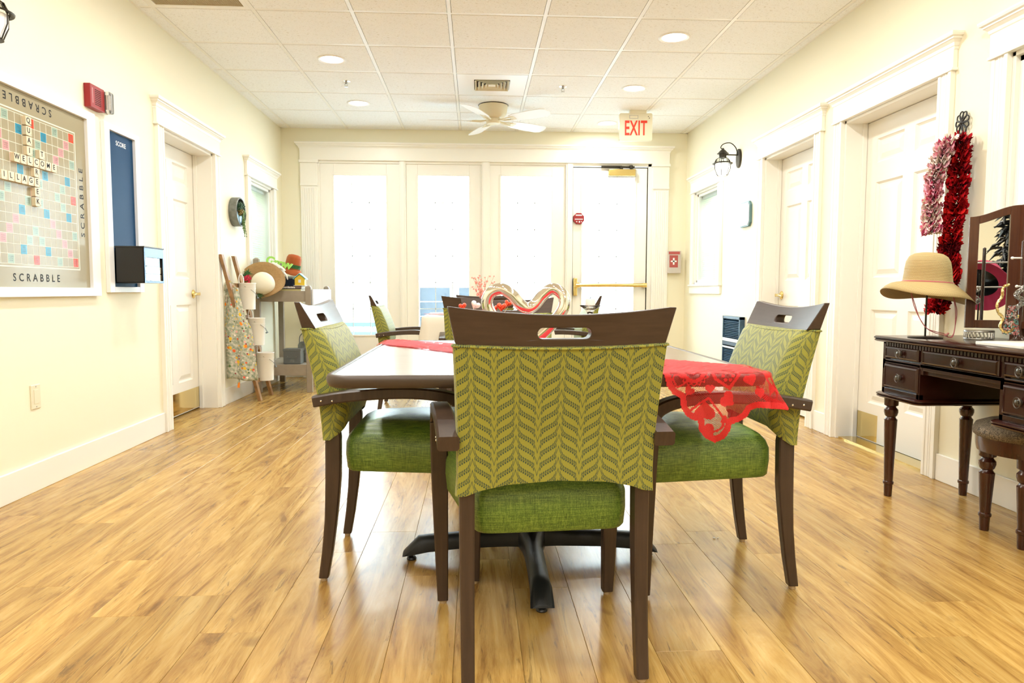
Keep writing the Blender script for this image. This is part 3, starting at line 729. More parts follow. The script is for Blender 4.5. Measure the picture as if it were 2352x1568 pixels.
for k, a in enumerate((-114, -38, 34, 108, 180)):
    R_ = Matrix.Rotation(math.radians(a), 4, 'Z')
    bm = blade(); bmesh.ops.transform(bm, matrix=R_, verts=bm.verts); bl = obj('blade', bm, M['fanwhite'], fan, bevel=0.0015)
    bm = NB(); tube(bm, [(0.06, 0, -0.140), (0.12, 0.02, -0.150), (0.17, 0.025, -0.150), (0.22, 0.02, -0.152)], 0.007, 6); tube(bm, [(0.06, 0, -0.140), (0.12, -0.02, -0.150), (0.17, -0.025, -0.146), (0.22, -0.02, -0.143)], 0.007, 6); [setattr(v.co, 'z', v.co.z-v.co.y*.24) for v in box(bm, 0.20, 0.25, -0.03, 0.03, -0.1515, -0.1485)]
    bmesh.ops.transform(bm, matrix=R_, verts=bm.verts); obj('blade_arm', bm, M['fancream'], bl, smooth=40)
# exit sign
ex = thing('exit_sign', 'cream hanging sign reading EXIT in red letters', 'exit sign', (1.552, 6.85, H-0.006))
bm = NB(); prism(bm, rrect(0.322, 0.262, 0.015), -0.022, 0.022, basis((1, 0, 0.012), (0, 0, 1), (0.0, 0, -0.160))); obj('sign_body', bm, M['cream'], ex, bevel=0.003)
bm = NB(); box(bm, -0.06, 0.10, -0.03, 0.03, -0.032, 0.0); obj('ceiling_mount', bm, M['cream'], ex, bevel=0.003)
Me = basis((1, 0, 0.012), (0, 0, 1), (-0.002, -0.0235, -0.178)) @ Matrix.Diagonal((0.72, 1.35, 1, 1))
text_obj('lettering', 'EXIT', 0.145, M['redtext'], ex, Me, 0.001, 1.05, 0.0025)
bm = NB(); box(bm, -0.065, 0.02, -0.0245, -0.022, -0.083, -0.050); obj('label_plate', bm, M['nickel'], ex)
bm = NB(); box(bm, -0.060, 0.015, -0.0252, -0.0243, -0.079, -0.054); obj('label_face', bm, M['cream'], ex)
bm = NB(); lathe(bm, [(0.004, 0), (0.004, 0.003)], n=8, M=basis((1, 0, 0), (0, 0, 1), (0.12, -0.0225, -0.06))); lathe(bm, [(0.004, 0), (0.004, 0.003)], n=8, M=basis((1, 0, 0), (0, 0, 1), (0.13, -0.0225, -0.075))); obj('indicator', bm, M['dark'], ex)

# ---------------------------------------------------------------- small wall things
def wallbox(name, label, cat, mats): pass
# octagon exit alarm on the door
oa = thing('door_alarm', 'small red octagonal alarm on the exit door stile', 'alarm', (1.145, YB+0.015-0.0, 1.757))
bm = NB(); prism(bm, [(0.066*math.cos(PI/8+k*PI/4), 0.066*math.sin(PI/8+k*PI/4)) for k in range(8)], 0, 0.035, basis((1, 0, 0), (0, 0, 1), (0, 0, 0))); 
obj('body', bm, M['red'], oa, bevel=0.004)
bm = NB()
for x0, x1, z0, z1 in ((-.035, .035, .030, .042), (-.045, .045, -.012, -.004), (-.028, -.018, -.040, -.030), (0.0, 0.012, -.046, -.028), (.024, .032, -.040, -.030)): box(bm, x0, x1, -0.0365, -0.035, z0, z1)
obj('face_markings', bm, M['white'], oa)
# first aid style cabinet sign
fa = thing('emergency_box', 'red and white emergency box with white cross on the end wall beside the exit door', 'box', (2.215, YB, 1.28))
bm = NB(); box(bm, -0.072, 0.072, -0.075, 0, -0.125, 0.125); obj('case', bm, mat('frosted_case', (0.55, 0.5, 0.45), 0.2), fa, bevel=0.006)
bm = NB(); box(bm, -0.07, 0.055, -0.078, -0.075, 0.085, 0.115); box(bm, -0.06, 0.035, -0.077, -0.075, -0.06, 0.075); obj('red_label', bm, mat('label_red', (0.40, 0.07, 0.06), 0.5), fa)
bm = NB(); box(bm, -0.022, -0.004, -0.079, -0.077, -0.03, 0.045); box(bm, -0.045, 0.02, -0.079, -0.077, 0.0, 0.016); obj('white_cross', bm, M['white'], fa)
# blank plate
bp = thing('cover_plate', 'blank cream cover plate low on the left wall', 'wall plate', (XL, 3.415, 0.447))
bm = NB(); box(bm, 0, 0.006, -0.036, 0.036, -0.058, 0.058); obj('plate', bm, M['cream'], bp, bevel=0.003)
bm = NB(); box(bm, 0.006, 0.008, -0.017, 0.017, -0.034, 0.034); obj('insert', bm, M['cream'], bp, bevel=0.001)
bm = NB()
for z in (-0.048, 0.048): lathe(bm, [(0.003, 0), (0.003, 0.0012)], n=8, M=basis((0, 1, 0), (0, 0, 1), (0.006, 0, z)))
obj('screw', bm, M['nickel'], bp)
# octagonal plaque on the right wall
pq = thing('octagonal_plaque', 'white wall plaque with teal edge and clipped corners below the right lantern', 'wall plaque', (XR, 6.02, 1.62))
oc = [(-.115, -.075), (-.085, -.108), (.085, -.108), (.115, -.075), (.115, .075), (.085, .108), (-.085, .108), (-.115, .075)]
Mp = basis((0, -1, 0), (0, 0, 1), (0, 0, 0))
bm = NB(); prism(bm, oc, 0, 0.022, Mp); obj('frame', bm, mat('teal_edge', (0.10, 0.20, 0.22), 0.4), pq, bevel=0.003)
bm = NB(); prism(bm, [(a*.9, b*.9) for a, b in oc], 0.022, 0.026, Mp); obj('face', bm, M['white'], pq, bevel=0.002)
# wall register with louvres
M['louvre'] = mat('louvre_blue_black', (0.028, 0.075, 0.135), 0.35)
wr = thing('wall_register', 'dark blue louvred vent low on the right wall behind the right chair', 'vent', (XR, 6.22, 0.50))
bm = NB()
for a in ((-.215, -.195, -.23, .23), (.195, .215, -.23, .23), (-.215, .215, .205, .23), (-.215, .215, -.23, -.205), (-.195, .195, -.035, -.005)): box(bm, -0.045, 0, a[0], a[1], a[2], a[3])
obj('frame', bm, M['louvre'], wr, bevel=0.002)
bm = NB(); box(bm, -0.047, -0.045, -.20, .20, .0, .03); box(bm, -0.047, -0.045, -.20, .20, -.06, -.045); obj('light_band', bm, M['blind'], wr)
bm = NB(); box(bm, -0.006, 0, -.2, .2, -.21, .21); obj('backing', bm, M['dark'], wr)
bm = NB(); box(bm, -0.04, -0.012, -.195, .195, -.001, .001, M=None)
for v in bm.verts: v.co.z += (v.co.x+0.026)*0.6
ls = obj('louvre', bm, M['louvre'], wr, loc=(0, 0, 0.19))
for k in range(1, 26):
    z = 0.19-k*0.0155
    if -0.05 < z < 0.01: continue
    again(ls, 'louvre', wr, (0, 0, z))
# fire alarm strobe
al = thing('fire_alarm', 'red fire alarm sounder with clear strobe high on the left wall', 'fire alarm', (XL, 3.945, 1.935))
bm = NB(); box(bm, 0, 0.036, 0, 0.145, 0, 0.125); obj('sounder_body', bm, M['red'], al, bevel=0.004)
bm = NB()
for k in range(9): box(bm, 0.036, 0.0368, 0.045, 0.105, 0.022+k*0.0098, 0.0255+k*0.0098)
obj('sound_slots', bm, M['dark'], al)
bm = NB(); box(bm, 0.036, 0.0366, 0.018, 0.024, 0.025, 0.105)
obj('side_lettering', bm, mat('faded_print', (0.6, 0.3, 0.3), 0.6), al)
bm = NB(); box(bm, 0, 0.022, 0.145, 0.205, 0.004, 0.121); obj('strobe_base', bm, M['white'], al)
bm = NB(); prism(bm, rrect(0.058, 0.117, 0.012), 0.022, 0.058, basis((0, 1, 0), (0, 0, 1), (0, 0.175, 0.0625))); obj('strobe_lens', bm, M['clearplastic'], al, bevel=0.006, smooth=40)
bm = NB(); lathe(bm, [(0.010, -0.04), (0.010, 0.04)], (0.034, 0.175, 0.0625), 10); obj('flash_tube', bm, M['chrome'], al)
# round wall planter
wp = thing('round_wall_planter', 'round galvanised wall planter with succulents on the left wall', 'planter', (XL, 6.24, 1.63))
Mw = basis((0, 1, 0), (0, 0, 1), (0, 0, 0))
bm = NB(); lathe(bm, [(0.122, 0.0), (0.124, 0.004), (0.124, 0.066), (0.120, 0.070), (0.113, 0.068), (0.113, 0.008), (0.0, 0.006)], n=36, M=Mw); obj('metal_ring', bm, M['galv'], wp, smooth=40)
bm = NB(); prism(bm, [(0.108*math.cos(a), 0.108*math.sin(a)) for a in [PI+PI*k/18 for k in range(19)]], 0.008, 0.050, Mw); obj('lower_pocket', bm, mat('pale_blue_metal', (0.35, 0.5, 0.62), 0.3, metal=0.5), wp)
gm = [mat('succulent_dark', (0.02, 0.07, 0.03), 0.5), mat('succulent_green', (0.10, 0.19, 0.05), 0.5), mat('succulent_olive', (0.20, 0.15, 0.03), 0.5)]
rr = random.Random(5)
for (cy, cz, R0, mt, n) in ((-0.03, 0.045, 0.055, 0, 26), (0.035, 0.055, 0.05, 0, 22), (0.0, 0.005, 0.05, 2, 22), (0.05, 0.0, 0.05, 1, 22)):
    bm = NB()
    for k in range(n):
        a = k*2.4; t = k/n; r = R0*(0.35+0.65*t); tip = Vector((0.04+0.05*(1-t), cy+r*math.cos(a), cz+r*math.sin(a))); bs = Vector((0.045, cy, cz)); md = (tip+bs)/2+Vector((0.015, 0, 0))
        tube(bm, [bs, md, tip], [0.004, 0.008, 0.001], 5)
    obj('succulent', bm, gm[mt], wp, smooth=60)
bm = NB()
for k in range(14):
    y0 = rr.uniform(0.0, 0.06); pts = [Vector((0.06, y0, 0.0))]
    for j in range(5): pts.append(pts[-1]+Vector((0.012*(2-j)*0.5, rr.uniform(0, .016), 0.012-0.01*j-(0.006 if k % 2 else -.004)*j)))
    tube(bm, pts, [0.003]*5+[0.001], 5)
for k in range(6):
    pts = [Vector((0.072, 0.02+0.008*k, -0.02))]
    for j in range(8): pts.append(pts[-1]+Vector((rr.uniform(-.002, .003), rr.uniform(-.004, .006), -0.015-0.004*(k % 3))))
    tube(bm, pts, 0.0022, 5)
    for p in pts[1:]: ball(bm, p, 0.005, 6, 4)
o = obj('trailing_stems', bm, gm[1], wp, smooth=60); o['kind'] = 'stuff'

# lantern sconces
def sconce(x, side, y, z, label, power, glow=5.0):
    s_ = thing('lantern_sconce', label, 'wall lamp', (x, y, z))
    sg = side
    Mb = basis((0, 1, 0), (0, 0, 1), (0, 0, 0)) if sg > 0 else basis((0, -1, 0), (0, 0, 1), (0, 0, 0))
    bm = NB(); prism(bm, [(0.05*math.cos(a)*1.0, 0.085*math.sin(a)) for a in [2*PI*k/20 for k in range(20)]], 0, 0.02, Mb); obj('back_plate', bm, M['bronze'], s_, bevel=0.004)
    cx = sg*0.155
    bm = NB(); tube(bm, catmull([(sg*0.02, 0, 0.03), (sg*0.04, 0, 0.095), (sg*0.09, 0, 0.135), (sg*0.15, 0, 0.125), (sg*0.175, 0, 0.095), (cx, 0, 0.075)], 6), 0.0045, 6); tube(bm, [(sg*0.02, 0, 0.03), (cx, 0, 0.032)], 0.006, 6); obj('scroll_arm', bm, M['bronze'], s_, smooth=60)
    bm = NB(); lathe(bm, [(0.0, 0.092), (0.010, 0.086), (0.012, 0.076), (0.022, 0.070), (0.042, 0.048), (0.052, 0.040), (0.034, 0.036), (0.030, 0.005), (0.0, 0.004)], (cx, 0, 0), 24); obj('cap', bm, M['bronze'], s_, smooth=40)
    bm = NB(); lathe(bm, [(0.030, 0.006), (0.058, -0.012), (0.070, -0.036), (0.0705, -0.040), (0.057, -0.014), (0.029, 0.004)], (cx, 0, 0), 24, cap=False)
    obj('upper_glass', bm, M['crystal'], s_, smooth=60)
    bm = NB(); lathe(bm, [(0.068, -0.036), (0.088, -0.044), (0.086, -0.050), (0.066, -0.043)], (cx, 0, 0), 28, cap=False)
    for k in range(6):
        a = k*PI/3; c, s2 = math.cos(a), math.sin(a)
        tube(bm, [(cx+0.030*c, 0.030*s2, 0.006), (cx+0.060*c, 0.060*s2, -0.012), (cx+0.072*c, 0.072*s2, -0.04), (cx+0.070*c, 0.070*s2, -0.09), (cx+0.045*c, 0.045*s2, -0.150)], 0.003, 5)
    lathe(bm, [(0.045, -0.148), (0.047, -0.153), (0.0, -0.156)], (cx, 0, 0), 20)
    obj('cage', bm, M['bronze'], s_, smooth=40)
    bm = NB(); lathe(bm, [(0.0, -0.146), (0.040, -0.143), (0.062, -0.095), (0.064, -0.052), (0.05, -0.046), (0.0, -0.045)], (cx, 0, 0), 24)
    obj('glass_globe', bm, mat('globe_glow', (0.95, 0.95, 0.95), 0.4, emit=(1.0, 0.97, 0.92), estr=glow), s_, smooth=60)
    if power <= 0: return
    pl = bpy.data.lights.new('lamp_light', 'POINT'); pl.energy = power; pl.color = (1, 0.95, 0.86); pl.shadow_soft_size = 0.05
    lo = bpy.data.objects.new('lamp_light', pl); link(lo, s_); lo.location = (cx, 0, -0.185)
sconce(XR, -1, 6.22, 2.135, 'lit bronze carriage lantern on the right wall', 10)
sconce(XL, 1, 2.985, 2.105, 'dark lantern wall lamp cut by the left picture edge', 0, 0.0)

# wall hook (iron flower)
hk = thing('flower_hook', 'black iron flower shaped coat hook beside the near right door', 'hook', (XR, 3.315, 1.765))
bm = NB()
for k in range(9):
    a = k*2*PI/9; c, s2 = math.cos(a), math.sin(a)
    def pp(r, t): return Vector((-0.014-0.004*math.cos(r*40), (c*r-s2*t), (s2*r+c*t)*1.18))
    tube(bm, catmull([pp(0.008, 0), pp(0.022, 0.010), pp(0.038, 0.011), pp(0.046, 0.0), pp(0.038, -0.011), pp(0.022, -0.010)], 4, True), 0.0035, 6, closed=True)
ball(bm, (-0.016, 0, 0), 0.011)
obj('petals', bm, M['iron'], hk, smooth=60)
bm = NB(); tube(bm, [(-0.012, 0, -0.05), (-0.012, 0, -0.085)], 0.004, 6); tube(bm, catmull([(-0.012, 0, -0.062), (-0.012, 0.02, -0.058), (-0.012, 0, -0.068), (-0.012, -0.02, -0.06), (-0.012, 0, -0.062)], 4), 0.006, 6)
tube(bm, catmull([(-0.012, 0, -0.08), (-0.05, 0.0, -0.10), (-0.085, 0.0, -0.085), (-0.09, 0, -0.06)], 5), 0.005, 6); tube(bm, catmull([(-0.012, 0, -0.085), (-0.035, 0.04, -0.10), (-0.06, 0.06, -0.075)], 5), 0.0045, 6); ball(bm, (-0.06, 0.06, -0.072), 0.009)
obj('stem', bm, M['iron'], hk, smooth=60)

# ruffled scarves
def ruffle(name, path, R0, n, pal, label, seed, flat=0.75):
    rn = random.Random(seed); P = catmull(path, max(2, n//(len(path)-1))); bm = NB(); N = 56
    cl = bm.verts.layers.float_color.new('tint')
    for k, p in enumerate(P):
        R = R0*(0.8+0.35*rn.random())*(0.45 if k < 3 else 1.0); ph = rn.uniform(0, 6.3); m = rn.choice((6, 7, 8, 9)); tl = rn.uniform(-.5, .5); tw = rn.uniform(-.4, .4)
        col = Vector(rn.choice(pal))*rn.uniform(0.75, 1.2)
        rows = []
        for t in (0.12, 0.45, 0.75, 1.0):
            row = []
            for i in range(N):
                a = 2*PI*i/N; rr_ = R*t*(1+0.16*t*math.sin(2*m*a+ph*2)+0.1*t*math.sin(3*a+ph)); z = 0.013*t*t*math.sin(m*a+ph)+0.007*t*math.sin(2.0*m*a+ph*1.7)+rr_*(tl*math.cos(a)+tw*math.sin(a))*0.6
                q = p+Vector((rr_*math.cos(a)*flat, rr_*math.sin(a), z)); q.x = min(q.x, XR-0.004)
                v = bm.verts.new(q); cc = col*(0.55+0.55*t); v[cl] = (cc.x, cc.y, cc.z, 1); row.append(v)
            rows.append(row)
        for a_, b_ in zip(rows[:-1], rows[1:]):
            for i in range(N): bm.faces.new((a_[i], a_[(i+1) % N], b_[(i+1) % N], b_[i]))
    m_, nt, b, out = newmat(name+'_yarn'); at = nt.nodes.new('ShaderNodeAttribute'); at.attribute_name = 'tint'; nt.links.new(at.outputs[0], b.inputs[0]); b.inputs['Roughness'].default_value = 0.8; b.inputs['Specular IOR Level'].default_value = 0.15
    bumped(nt, b, tex(nt, 'voronoi', 160.0), 0.5, 0.003)
    o = obj(name, bm, m_, None, smooth=180, fix=False); return o
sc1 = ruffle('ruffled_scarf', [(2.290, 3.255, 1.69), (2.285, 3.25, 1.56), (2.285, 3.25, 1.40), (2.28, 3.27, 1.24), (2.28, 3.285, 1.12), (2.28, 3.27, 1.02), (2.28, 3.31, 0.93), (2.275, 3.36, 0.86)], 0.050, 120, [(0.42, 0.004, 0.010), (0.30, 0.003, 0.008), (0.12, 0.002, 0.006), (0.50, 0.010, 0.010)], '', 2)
tag(sc1, 'long dark red ruffled scarf hanging from the flower hook', 'scarf', 'ruffled scarves on the hook')
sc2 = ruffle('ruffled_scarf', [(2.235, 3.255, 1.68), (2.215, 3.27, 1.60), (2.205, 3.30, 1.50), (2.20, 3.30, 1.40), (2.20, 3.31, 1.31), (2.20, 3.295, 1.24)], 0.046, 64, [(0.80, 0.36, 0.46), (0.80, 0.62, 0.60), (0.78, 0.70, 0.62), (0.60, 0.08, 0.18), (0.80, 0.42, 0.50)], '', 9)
tag(sc2, 'shorter pale pink ruffled scarf hanging over the red scarf', 'scarf', 'ruffled scarves on the hook')

# ---------------------------------------------------------------- dining chair (origin: floor, midway between the rear feet; faces +Y)
def chair_proto(name='dining_chair'):
    root = bpy.data.objects.new(name, None); link(root)
    ZS = [0.0, .10, .2, .28, .345, .48, .60, .70, .80, .835]
    YBk = [-.015, -.003, .007, .0105, .012, .014, .002, -.018, -.040, -.047]
    YFr = [.016, .032, .046, .055, .061, .063, .044, .020, -.008, -.020]
    for s in (-1, 1):
        bm = NB(); L = []
        for z, yb, yf in zip(ZS, YBk, YFr):
            z = max(z, 0.012); hw = interp(z, [0, .48, .83], [.0155, .018, .016]); cx = s*(0.2125+interp(z, [0, .55, .83], [0, 0, .005])); c = .004
            L.append([Vector((cx-hw+c, yb, z)), Vector((cx+hw-c, yb, z)), Vector((cx+hw, yb+c, z)), Vector((cx+hw, yf-c, z)), Vector((cx+hw-c, yf, z)), Vector((cx-hw+c, yf, z)), Vector((cx-hw, yf-c, z)), Vector((cx-hw, yb+c, z))])
        rings(bm, L); lg = obj('leg', bm, M['wood'], root, smooth=35)
        bm = NB(); lathe(bm, [(0.010, 0.0), (0.011, 0.004), (0.010, 0.012)], (s*.2125, 0.0, 0), 12); obj('glide', bm, M['glide'], lg)
    # front legs + arms
    for s in (-1, 1):
        bm = NB(); L = []
        for z, cx, hx, y0, y1 in ((0.012, .258, .016, .478, .512), (0.20, .262, .021, .474, .516), (0.40, .266, .025, .468, .518), (0.52, .268, .026, .462, .516), (0.565, .268, .026, .455, .510)):
            c = .004; a, b = s*cx-hx, s*cx+hx
            L.append([Vector((a+c, y0, z)), Vector((b-c, y0, z)), Vector((b, y0+c, z)), Vector((b, y1-c, z)), Vector((b-c, y1, z)), Vector((a+c, y1, z)), Vector((a, y1-c, z)), Vector((a, y0+c, z))])
        rings(bm, L); lg = obj('leg', bm, M['wood'], root, smooth=35)
        bm = NB(); lathe(bm, [(0.010, 0.0), (0.011, 0.004), (0.010, 0.012)], (s*.258, 0.495, 0), 12); obj('glide', bm, M['glide'], lg)
        path = catmull([(s*.257, -0.012, .603), (s*.259, .08, .618), (s*.262, .20, .628), (s*.266, .31, .629), (s*.268, .40, .618), (s*.268, .455, .598), (s*.268, .482, .568), (s*.268, .489, .535)], 5)
        n = len(path)
        def sec(i):
            t = i/(n-1); hw = .0255; hh = .0175 if t < .55 else .0175+(t-.55)*.012; c = .005
            return [(-hw+c, -hh), (hw-c, -hh), (hw, -hh+c), (hw, hh-c), (hw-c, hh), (-hw+c, hh), (-hw, hh-c), (-hw, -hh+c)]
        bm = NB(); P, F = [Vector(p) for p in path], []
        L = []
        for i, p in enumerate(P):
            t = (P[min(i+1, n-1)]-P[max(i-1, 0)]).normalized(); sd = Vector((1, 0, 0)); u = sd.cross(t).normalized()
            L.append([p+sd*a+u*b for a, b in sec(i)])
        rings(bm, L); am = obj('arm', bm, M['wood'], root, smooth=35)
        for yy in (.015, .05):
            bm = NB(); lathe(bm, [(0.0, .0015), (.0025, .0012), (.0032, 0)], n=10, M=basis((0, 0, 1), (0, 1, 0), (-.2845, yy, .607)) if s < 0 else basis((0, 1, 0), (0, 0, 1), (.2845, yy, .607)))
            obj('bolt', bm, M['chrome'], am, smooth=60)
    # seat
    N = 48
    def seat_loop(z, inset, bulge=0.0):
        out = []
        for k in range(N):
            a = 2*PI*k/N; c, s2 = math.cos(a), math.sin(a); pw = 0.16
            x = math.copysign(abs(c)**pw, c); y = math.copysign(abs(s2)**pw, s2)
            yy = 0.285+y*(0.215-inset); hwid = interp(yy, [0.06, .50], [.188, .252])-inset
            out.append(Vector((x*hwid, yy, z)))
        return out
    bm = NB(); L = [seat_loop(.362, .02), seat_loop(.358, .006), seat_loop(.366, 0), seat_loop(.41, -.004), seat_loop(.450, -.003), seat_loop(.474, .006), seat_loop(.492, .022), seat_loop(.507, .050), seat_loop(.517, .09), seat_loop(.522, .14), seat_loop(.524, .18)]
    rings(bm, L); obj('seat', bm, M['seat'], root, smooth=60)
    # crest rail with hand hole
    def rail_pt(x, z, front):
        hw = 0.2415+(z-.83)/(.09)*0.019; t = max(0, min(1, (z-.826)/.092)); bow = 0.020*(1-(x/0.26)**2)
        yb = -.046-.023*t-bow; th = .046*(1-t)+.017*t
        return Vector((x, yb+(th if front else 0), z))
    NO = 72; outer, inner = [], []
    def zt(x): return .9005+.0185*(abs(x)/.26)**1.8
    def zb(x): return .826+.007*(abs(x)/.24)**1.8
    for k in range(NO):                                  # walk the outline with matching counts
        f = k/NO
        if f < .40: x = -1+2*(f/.40); outer.append((x*.2605, zt(x*.26)))
        elif f < .50: t = (f-.40)/.10; outer.append((.2605-.019*t, .919-(.919-.833)*t))
        elif f < .90: x = 1-2*((f-.50)/.40); outer.append((x*.2415, zb(x*.2415)))
        else: t = (f-.90)/.10; outer.append((-(.2415+.019*t), .833+(.919-.833)*t))
    def stad(cx, cz, hw, hh, ang):
        # rounded slot, as a function of the outline index
        return None
    slot = []
    hx, hz, r = .061, .0125, .0115
    for k in range(NO):
        f = k/NO
        if f < .40: x = -1+2*(f/.40); slot.append((x*(hx-r), .859+hz))
        elif f < .50: t = (f-.40)/.10; a = PI/2-PI*t; slot.append((hx-r+r*math.cos(a), .859+hz*math.sin(a)))
        elif f < .90: x = 1-2*((f-.50)/.40); slot.append((x*(hx-r), .859-hz))
        else: t = (f-.90)/.10; a = -PI/2-PI*t; slot.append((-(hx-r)+r*math.cos(a), .859+hz*math.sin(a)))
    K = 6; bm = NB(); sheets = []
    for fr in (False, True):
        R = []
        for j in range(K+1):
            t = j/K
            R.append([bm.verts.new(rail_pt(o[0]*(1-t)+i_[0]*t, o[1]*(1-t)+i_[1]*t, fr)) for o, i_ in zip(outer, slot)])
        sheets.append(R)
        for a, b in zip(R[:-1], R[1:]):
            for i in range(NO): bm.faces.new((a[i], a[(i+1) % NO], b[(i+1) % NO], b[i]))
    for j in (0, K):
        a, b = sheets[0][j], sheets[1][j]
        for i in range(NO): bm.faces.new((a[i], a[(i+1) % NO], b[(i+1) % NO], b[i]))
    obj('crest_rail', bm, M['woodx'], root, smooth=35, bevel=0.003)
    # padded cover
    T = 14; N = 96
    def peri(t):
        """perimeter point params: side fraction"""
        return t
    def cov_point(k, t):
        f = k/N; # back from +x to -x (0..0.36), left side (0.36..0.5), front (0.5..0.86), right side
        if f < .36: q = f/.36; xs_ = 1-2*q; part = 'b'; d = 0
        elif f < .5: q = (f-.36)/.14; xs_ = -1; part = 's'; d = q
        elif f < .86: q = (f-.5)/.36; xs_ = -1+2*q; part = 'f'; d = 1
        else: q = (f-.86)/.14; xs_ = 1; part = 's'; d = 1-q
        ax = abs(xs_)
        if part == 'b': zb_ = interp(ax, [0, .5, .78, .90, 1], [.507, .500, .486, .474, .472])
        elif part == 'f': zb_ = interp(ax, [0, .7, .9, 1], [.520, .520, .508, .485])
        else: zb_ = interp(d, [0, .6, 1], [.472, .473, .485])
        zt_ = .828+.007*ax**2
        z = zb_+(zt_-zb_)*t
        hw = interp(z, [.47, .52, .60, .75, .84], [.237, .2335, .2335, .2395, .2445])
        yb = interp(z, ZS, YBk)-.005-.008*(1-ax**2)-0.010*max(0, (z-.62)/.21)*(1-ax**2)
        yf = interp(z, ZS, YBk)+interp(z, [.47, .52, .56, .65, .74, .80, .822, .835], [.054, .064, .082, .088, .074, .060, .054, .040])+(0.0 if part != 'f' else .006*(1-ax**4))
        if part == 'b': x = xs_*hw; y = yb
        elif part == 'f':
            x = xs_*hw; y = yf-0.022*max(0, (ax-.88)/.12)**2
        else:
            x = xs_*(hw+.004*math.sin(PI*d)); y = yb+(yf-.022-yb)*d
        return Vector((x, y, z))
    bm = NB(); uvl = bm.loops.layers.uv.new('UVMap')
    R = [[bm.verts.new(cov_point(k, j/T)) for k in range(N)] for j in range(T+1)]
    # u coordinate by arc length at mid height, zero at the back centre
    mid = R[T//2]; cu = [0.0]
    for k in range(N): cu.append(cu[-1]+(mid[k].co-mid[(k+1) % N].co).length)
    c0 = cu[int(.18*N)]+(0.18*N-int(.18*N))*(cu[int(.18*N)+1]-cu[int(.18*N)])
    def uval(k):
        return cu[k]-c0+0.051
    for j in range(T):
        for k in range(N):
            q = (k+1) % N; F = bm.faces.new((R[j][k], R[j][q], R[j+1][q], R[j+1][k]))
            us = (uval(k), uval(k+1), uval(k+1), uval(k))
            for lp, uu in zip(F.loops, us): lp[uvl].uv = (-uu, lp.vert.co.z)
    inner = [bm.verts.new((v.co.x*.86, .02+(v.co.y-.02)*.5, .545)) for v in R[0]]
    for k in range(N): bm.faces.new((R[0][k], inner[k], inner[(k+1) % N], R[0][(k+1) % N]))
    Ft = bm.faces.new(R[-1]); Fb = bm.faces.new(list(reversed(inner)))
    for F in (Ft, Fb):
        for lp in F.loops: lp[uvl].uv = (lp.vert.co.x, lp.vert.co.y)
    cv = obj('backrest_cover', bm, M['vine'], root, smooth=50)
    # piping along the top edge
    pts = [cov_point(k, 1.0)+Vector((0, 0, -.004)) for k in range(N)]
    cen = sum(pts, Vector())/N
    pts = [p+(Vector((p.x, p.y, 0))-Vector((0, cen.y, 0))).normalized()*0.001 for p in pts]
    bm = NB(); tube(bm, pts, .0032, 6, closed=True); uvl = bm.loops.layers.uv.new('UVMap')
    for F in bm.faces:
        for lp in F.loops: lp[uvl].uv = (lp.vert.co.x, lp.vert.co.y*2+lp.vert.co.z)
    obj('piping', bm, M['vine'], cv, smooth=180)
    return root
proto = chair_proto()
PLACES = [
    ((0.193, 1.618), 4.3, 'armchair seen from behind in the foreground, green leaf vine back', 'armchairs round the near table'),
    ((-0.500, 2.490), -90, 'green armchair at the left side of the near table', 'armchairs round the near table'),
    ((1.018, 2.357), 90, 'green armchair at the right side of the near table under the lace', 'armchairs round the near table'),
    ((0.176, 3.835), 180, 'green armchair beyond the near table, facing the viewer', 'armchairs round the near table'),
    ((-0.765, 5.775), -90, 'green armchair at the left side of the clothed far table', 'armchairs round the far table'),
    ((0.935, 5.775), 90, 'green armchair at the right side of the clothed far table, its top just showing', 'armchairs round the far table'),
    ((0.022, 4.965), 0, 'green armchair at the near side of the clothed far table, back towards the viewer', 'armchairs round the far table'),
    ((0.075, 6.60), 180, 'green armchair on the window side of the clothed far table', 'armchairs round the far table')]
for i, ((x, y), a, lab, grp) in enumerate(PLACES):
    c = proto if i == 0 else copy_tree(proto)
    c.location = (x, y, 0); c.rotation_euler = (0, 0, math.radians(a)); tag(c, lab, 'chair', grp)

# ---------------------------------------------------------------- near table
TX0, TX1, TY0, TY1, TZ = -0.392, 0.785, 1.79, 3.105, 0.735
tcx, tcy = (TX0+TX1)/2, (TY0+TY1)/2
tb = thing('dining_table', 'square dark edged pedestal table in the foreground with red lace across it', 'table', (tcx, tcy, 0))
bm = NB(); w, l = TX1-TX0, TY1-TY0
prism(bm, rrect(w-.044, l-.044, .045, 8), TZ-.028, TZ); obj('table_top', bm, M['tabletop'], tb)
bm = NB(); L = []
pr = [(-.022, -.001), (-.018, .0012), (-.006, .0008), (-.001, -.004), (0, -.011), (-.001, -.020), (-.006, -.030), (-.014, -.033), (-.022, -.033)]
for o_, z_ in pr: L.append([Vector((x, y, TZ+z_)) for x, y in rrect(w+2*o_, l+2*o_, .067+o_, 8)])
L.append(L[0]); rings(bm, L, True, False); obj('table_edge', bm, M['edge'], tb, smooth=60)
bm = NB(); lathe(bm, [(.19, TZ-.034), (.19, TZ-.040), (.06, TZ-.05), (.040, TZ-.06), (.040, .14), (.055, .125), (.058, .10), (.0, .10)], n=32); obj('column', bm, M['blackmetal'], tb, smooth=40)
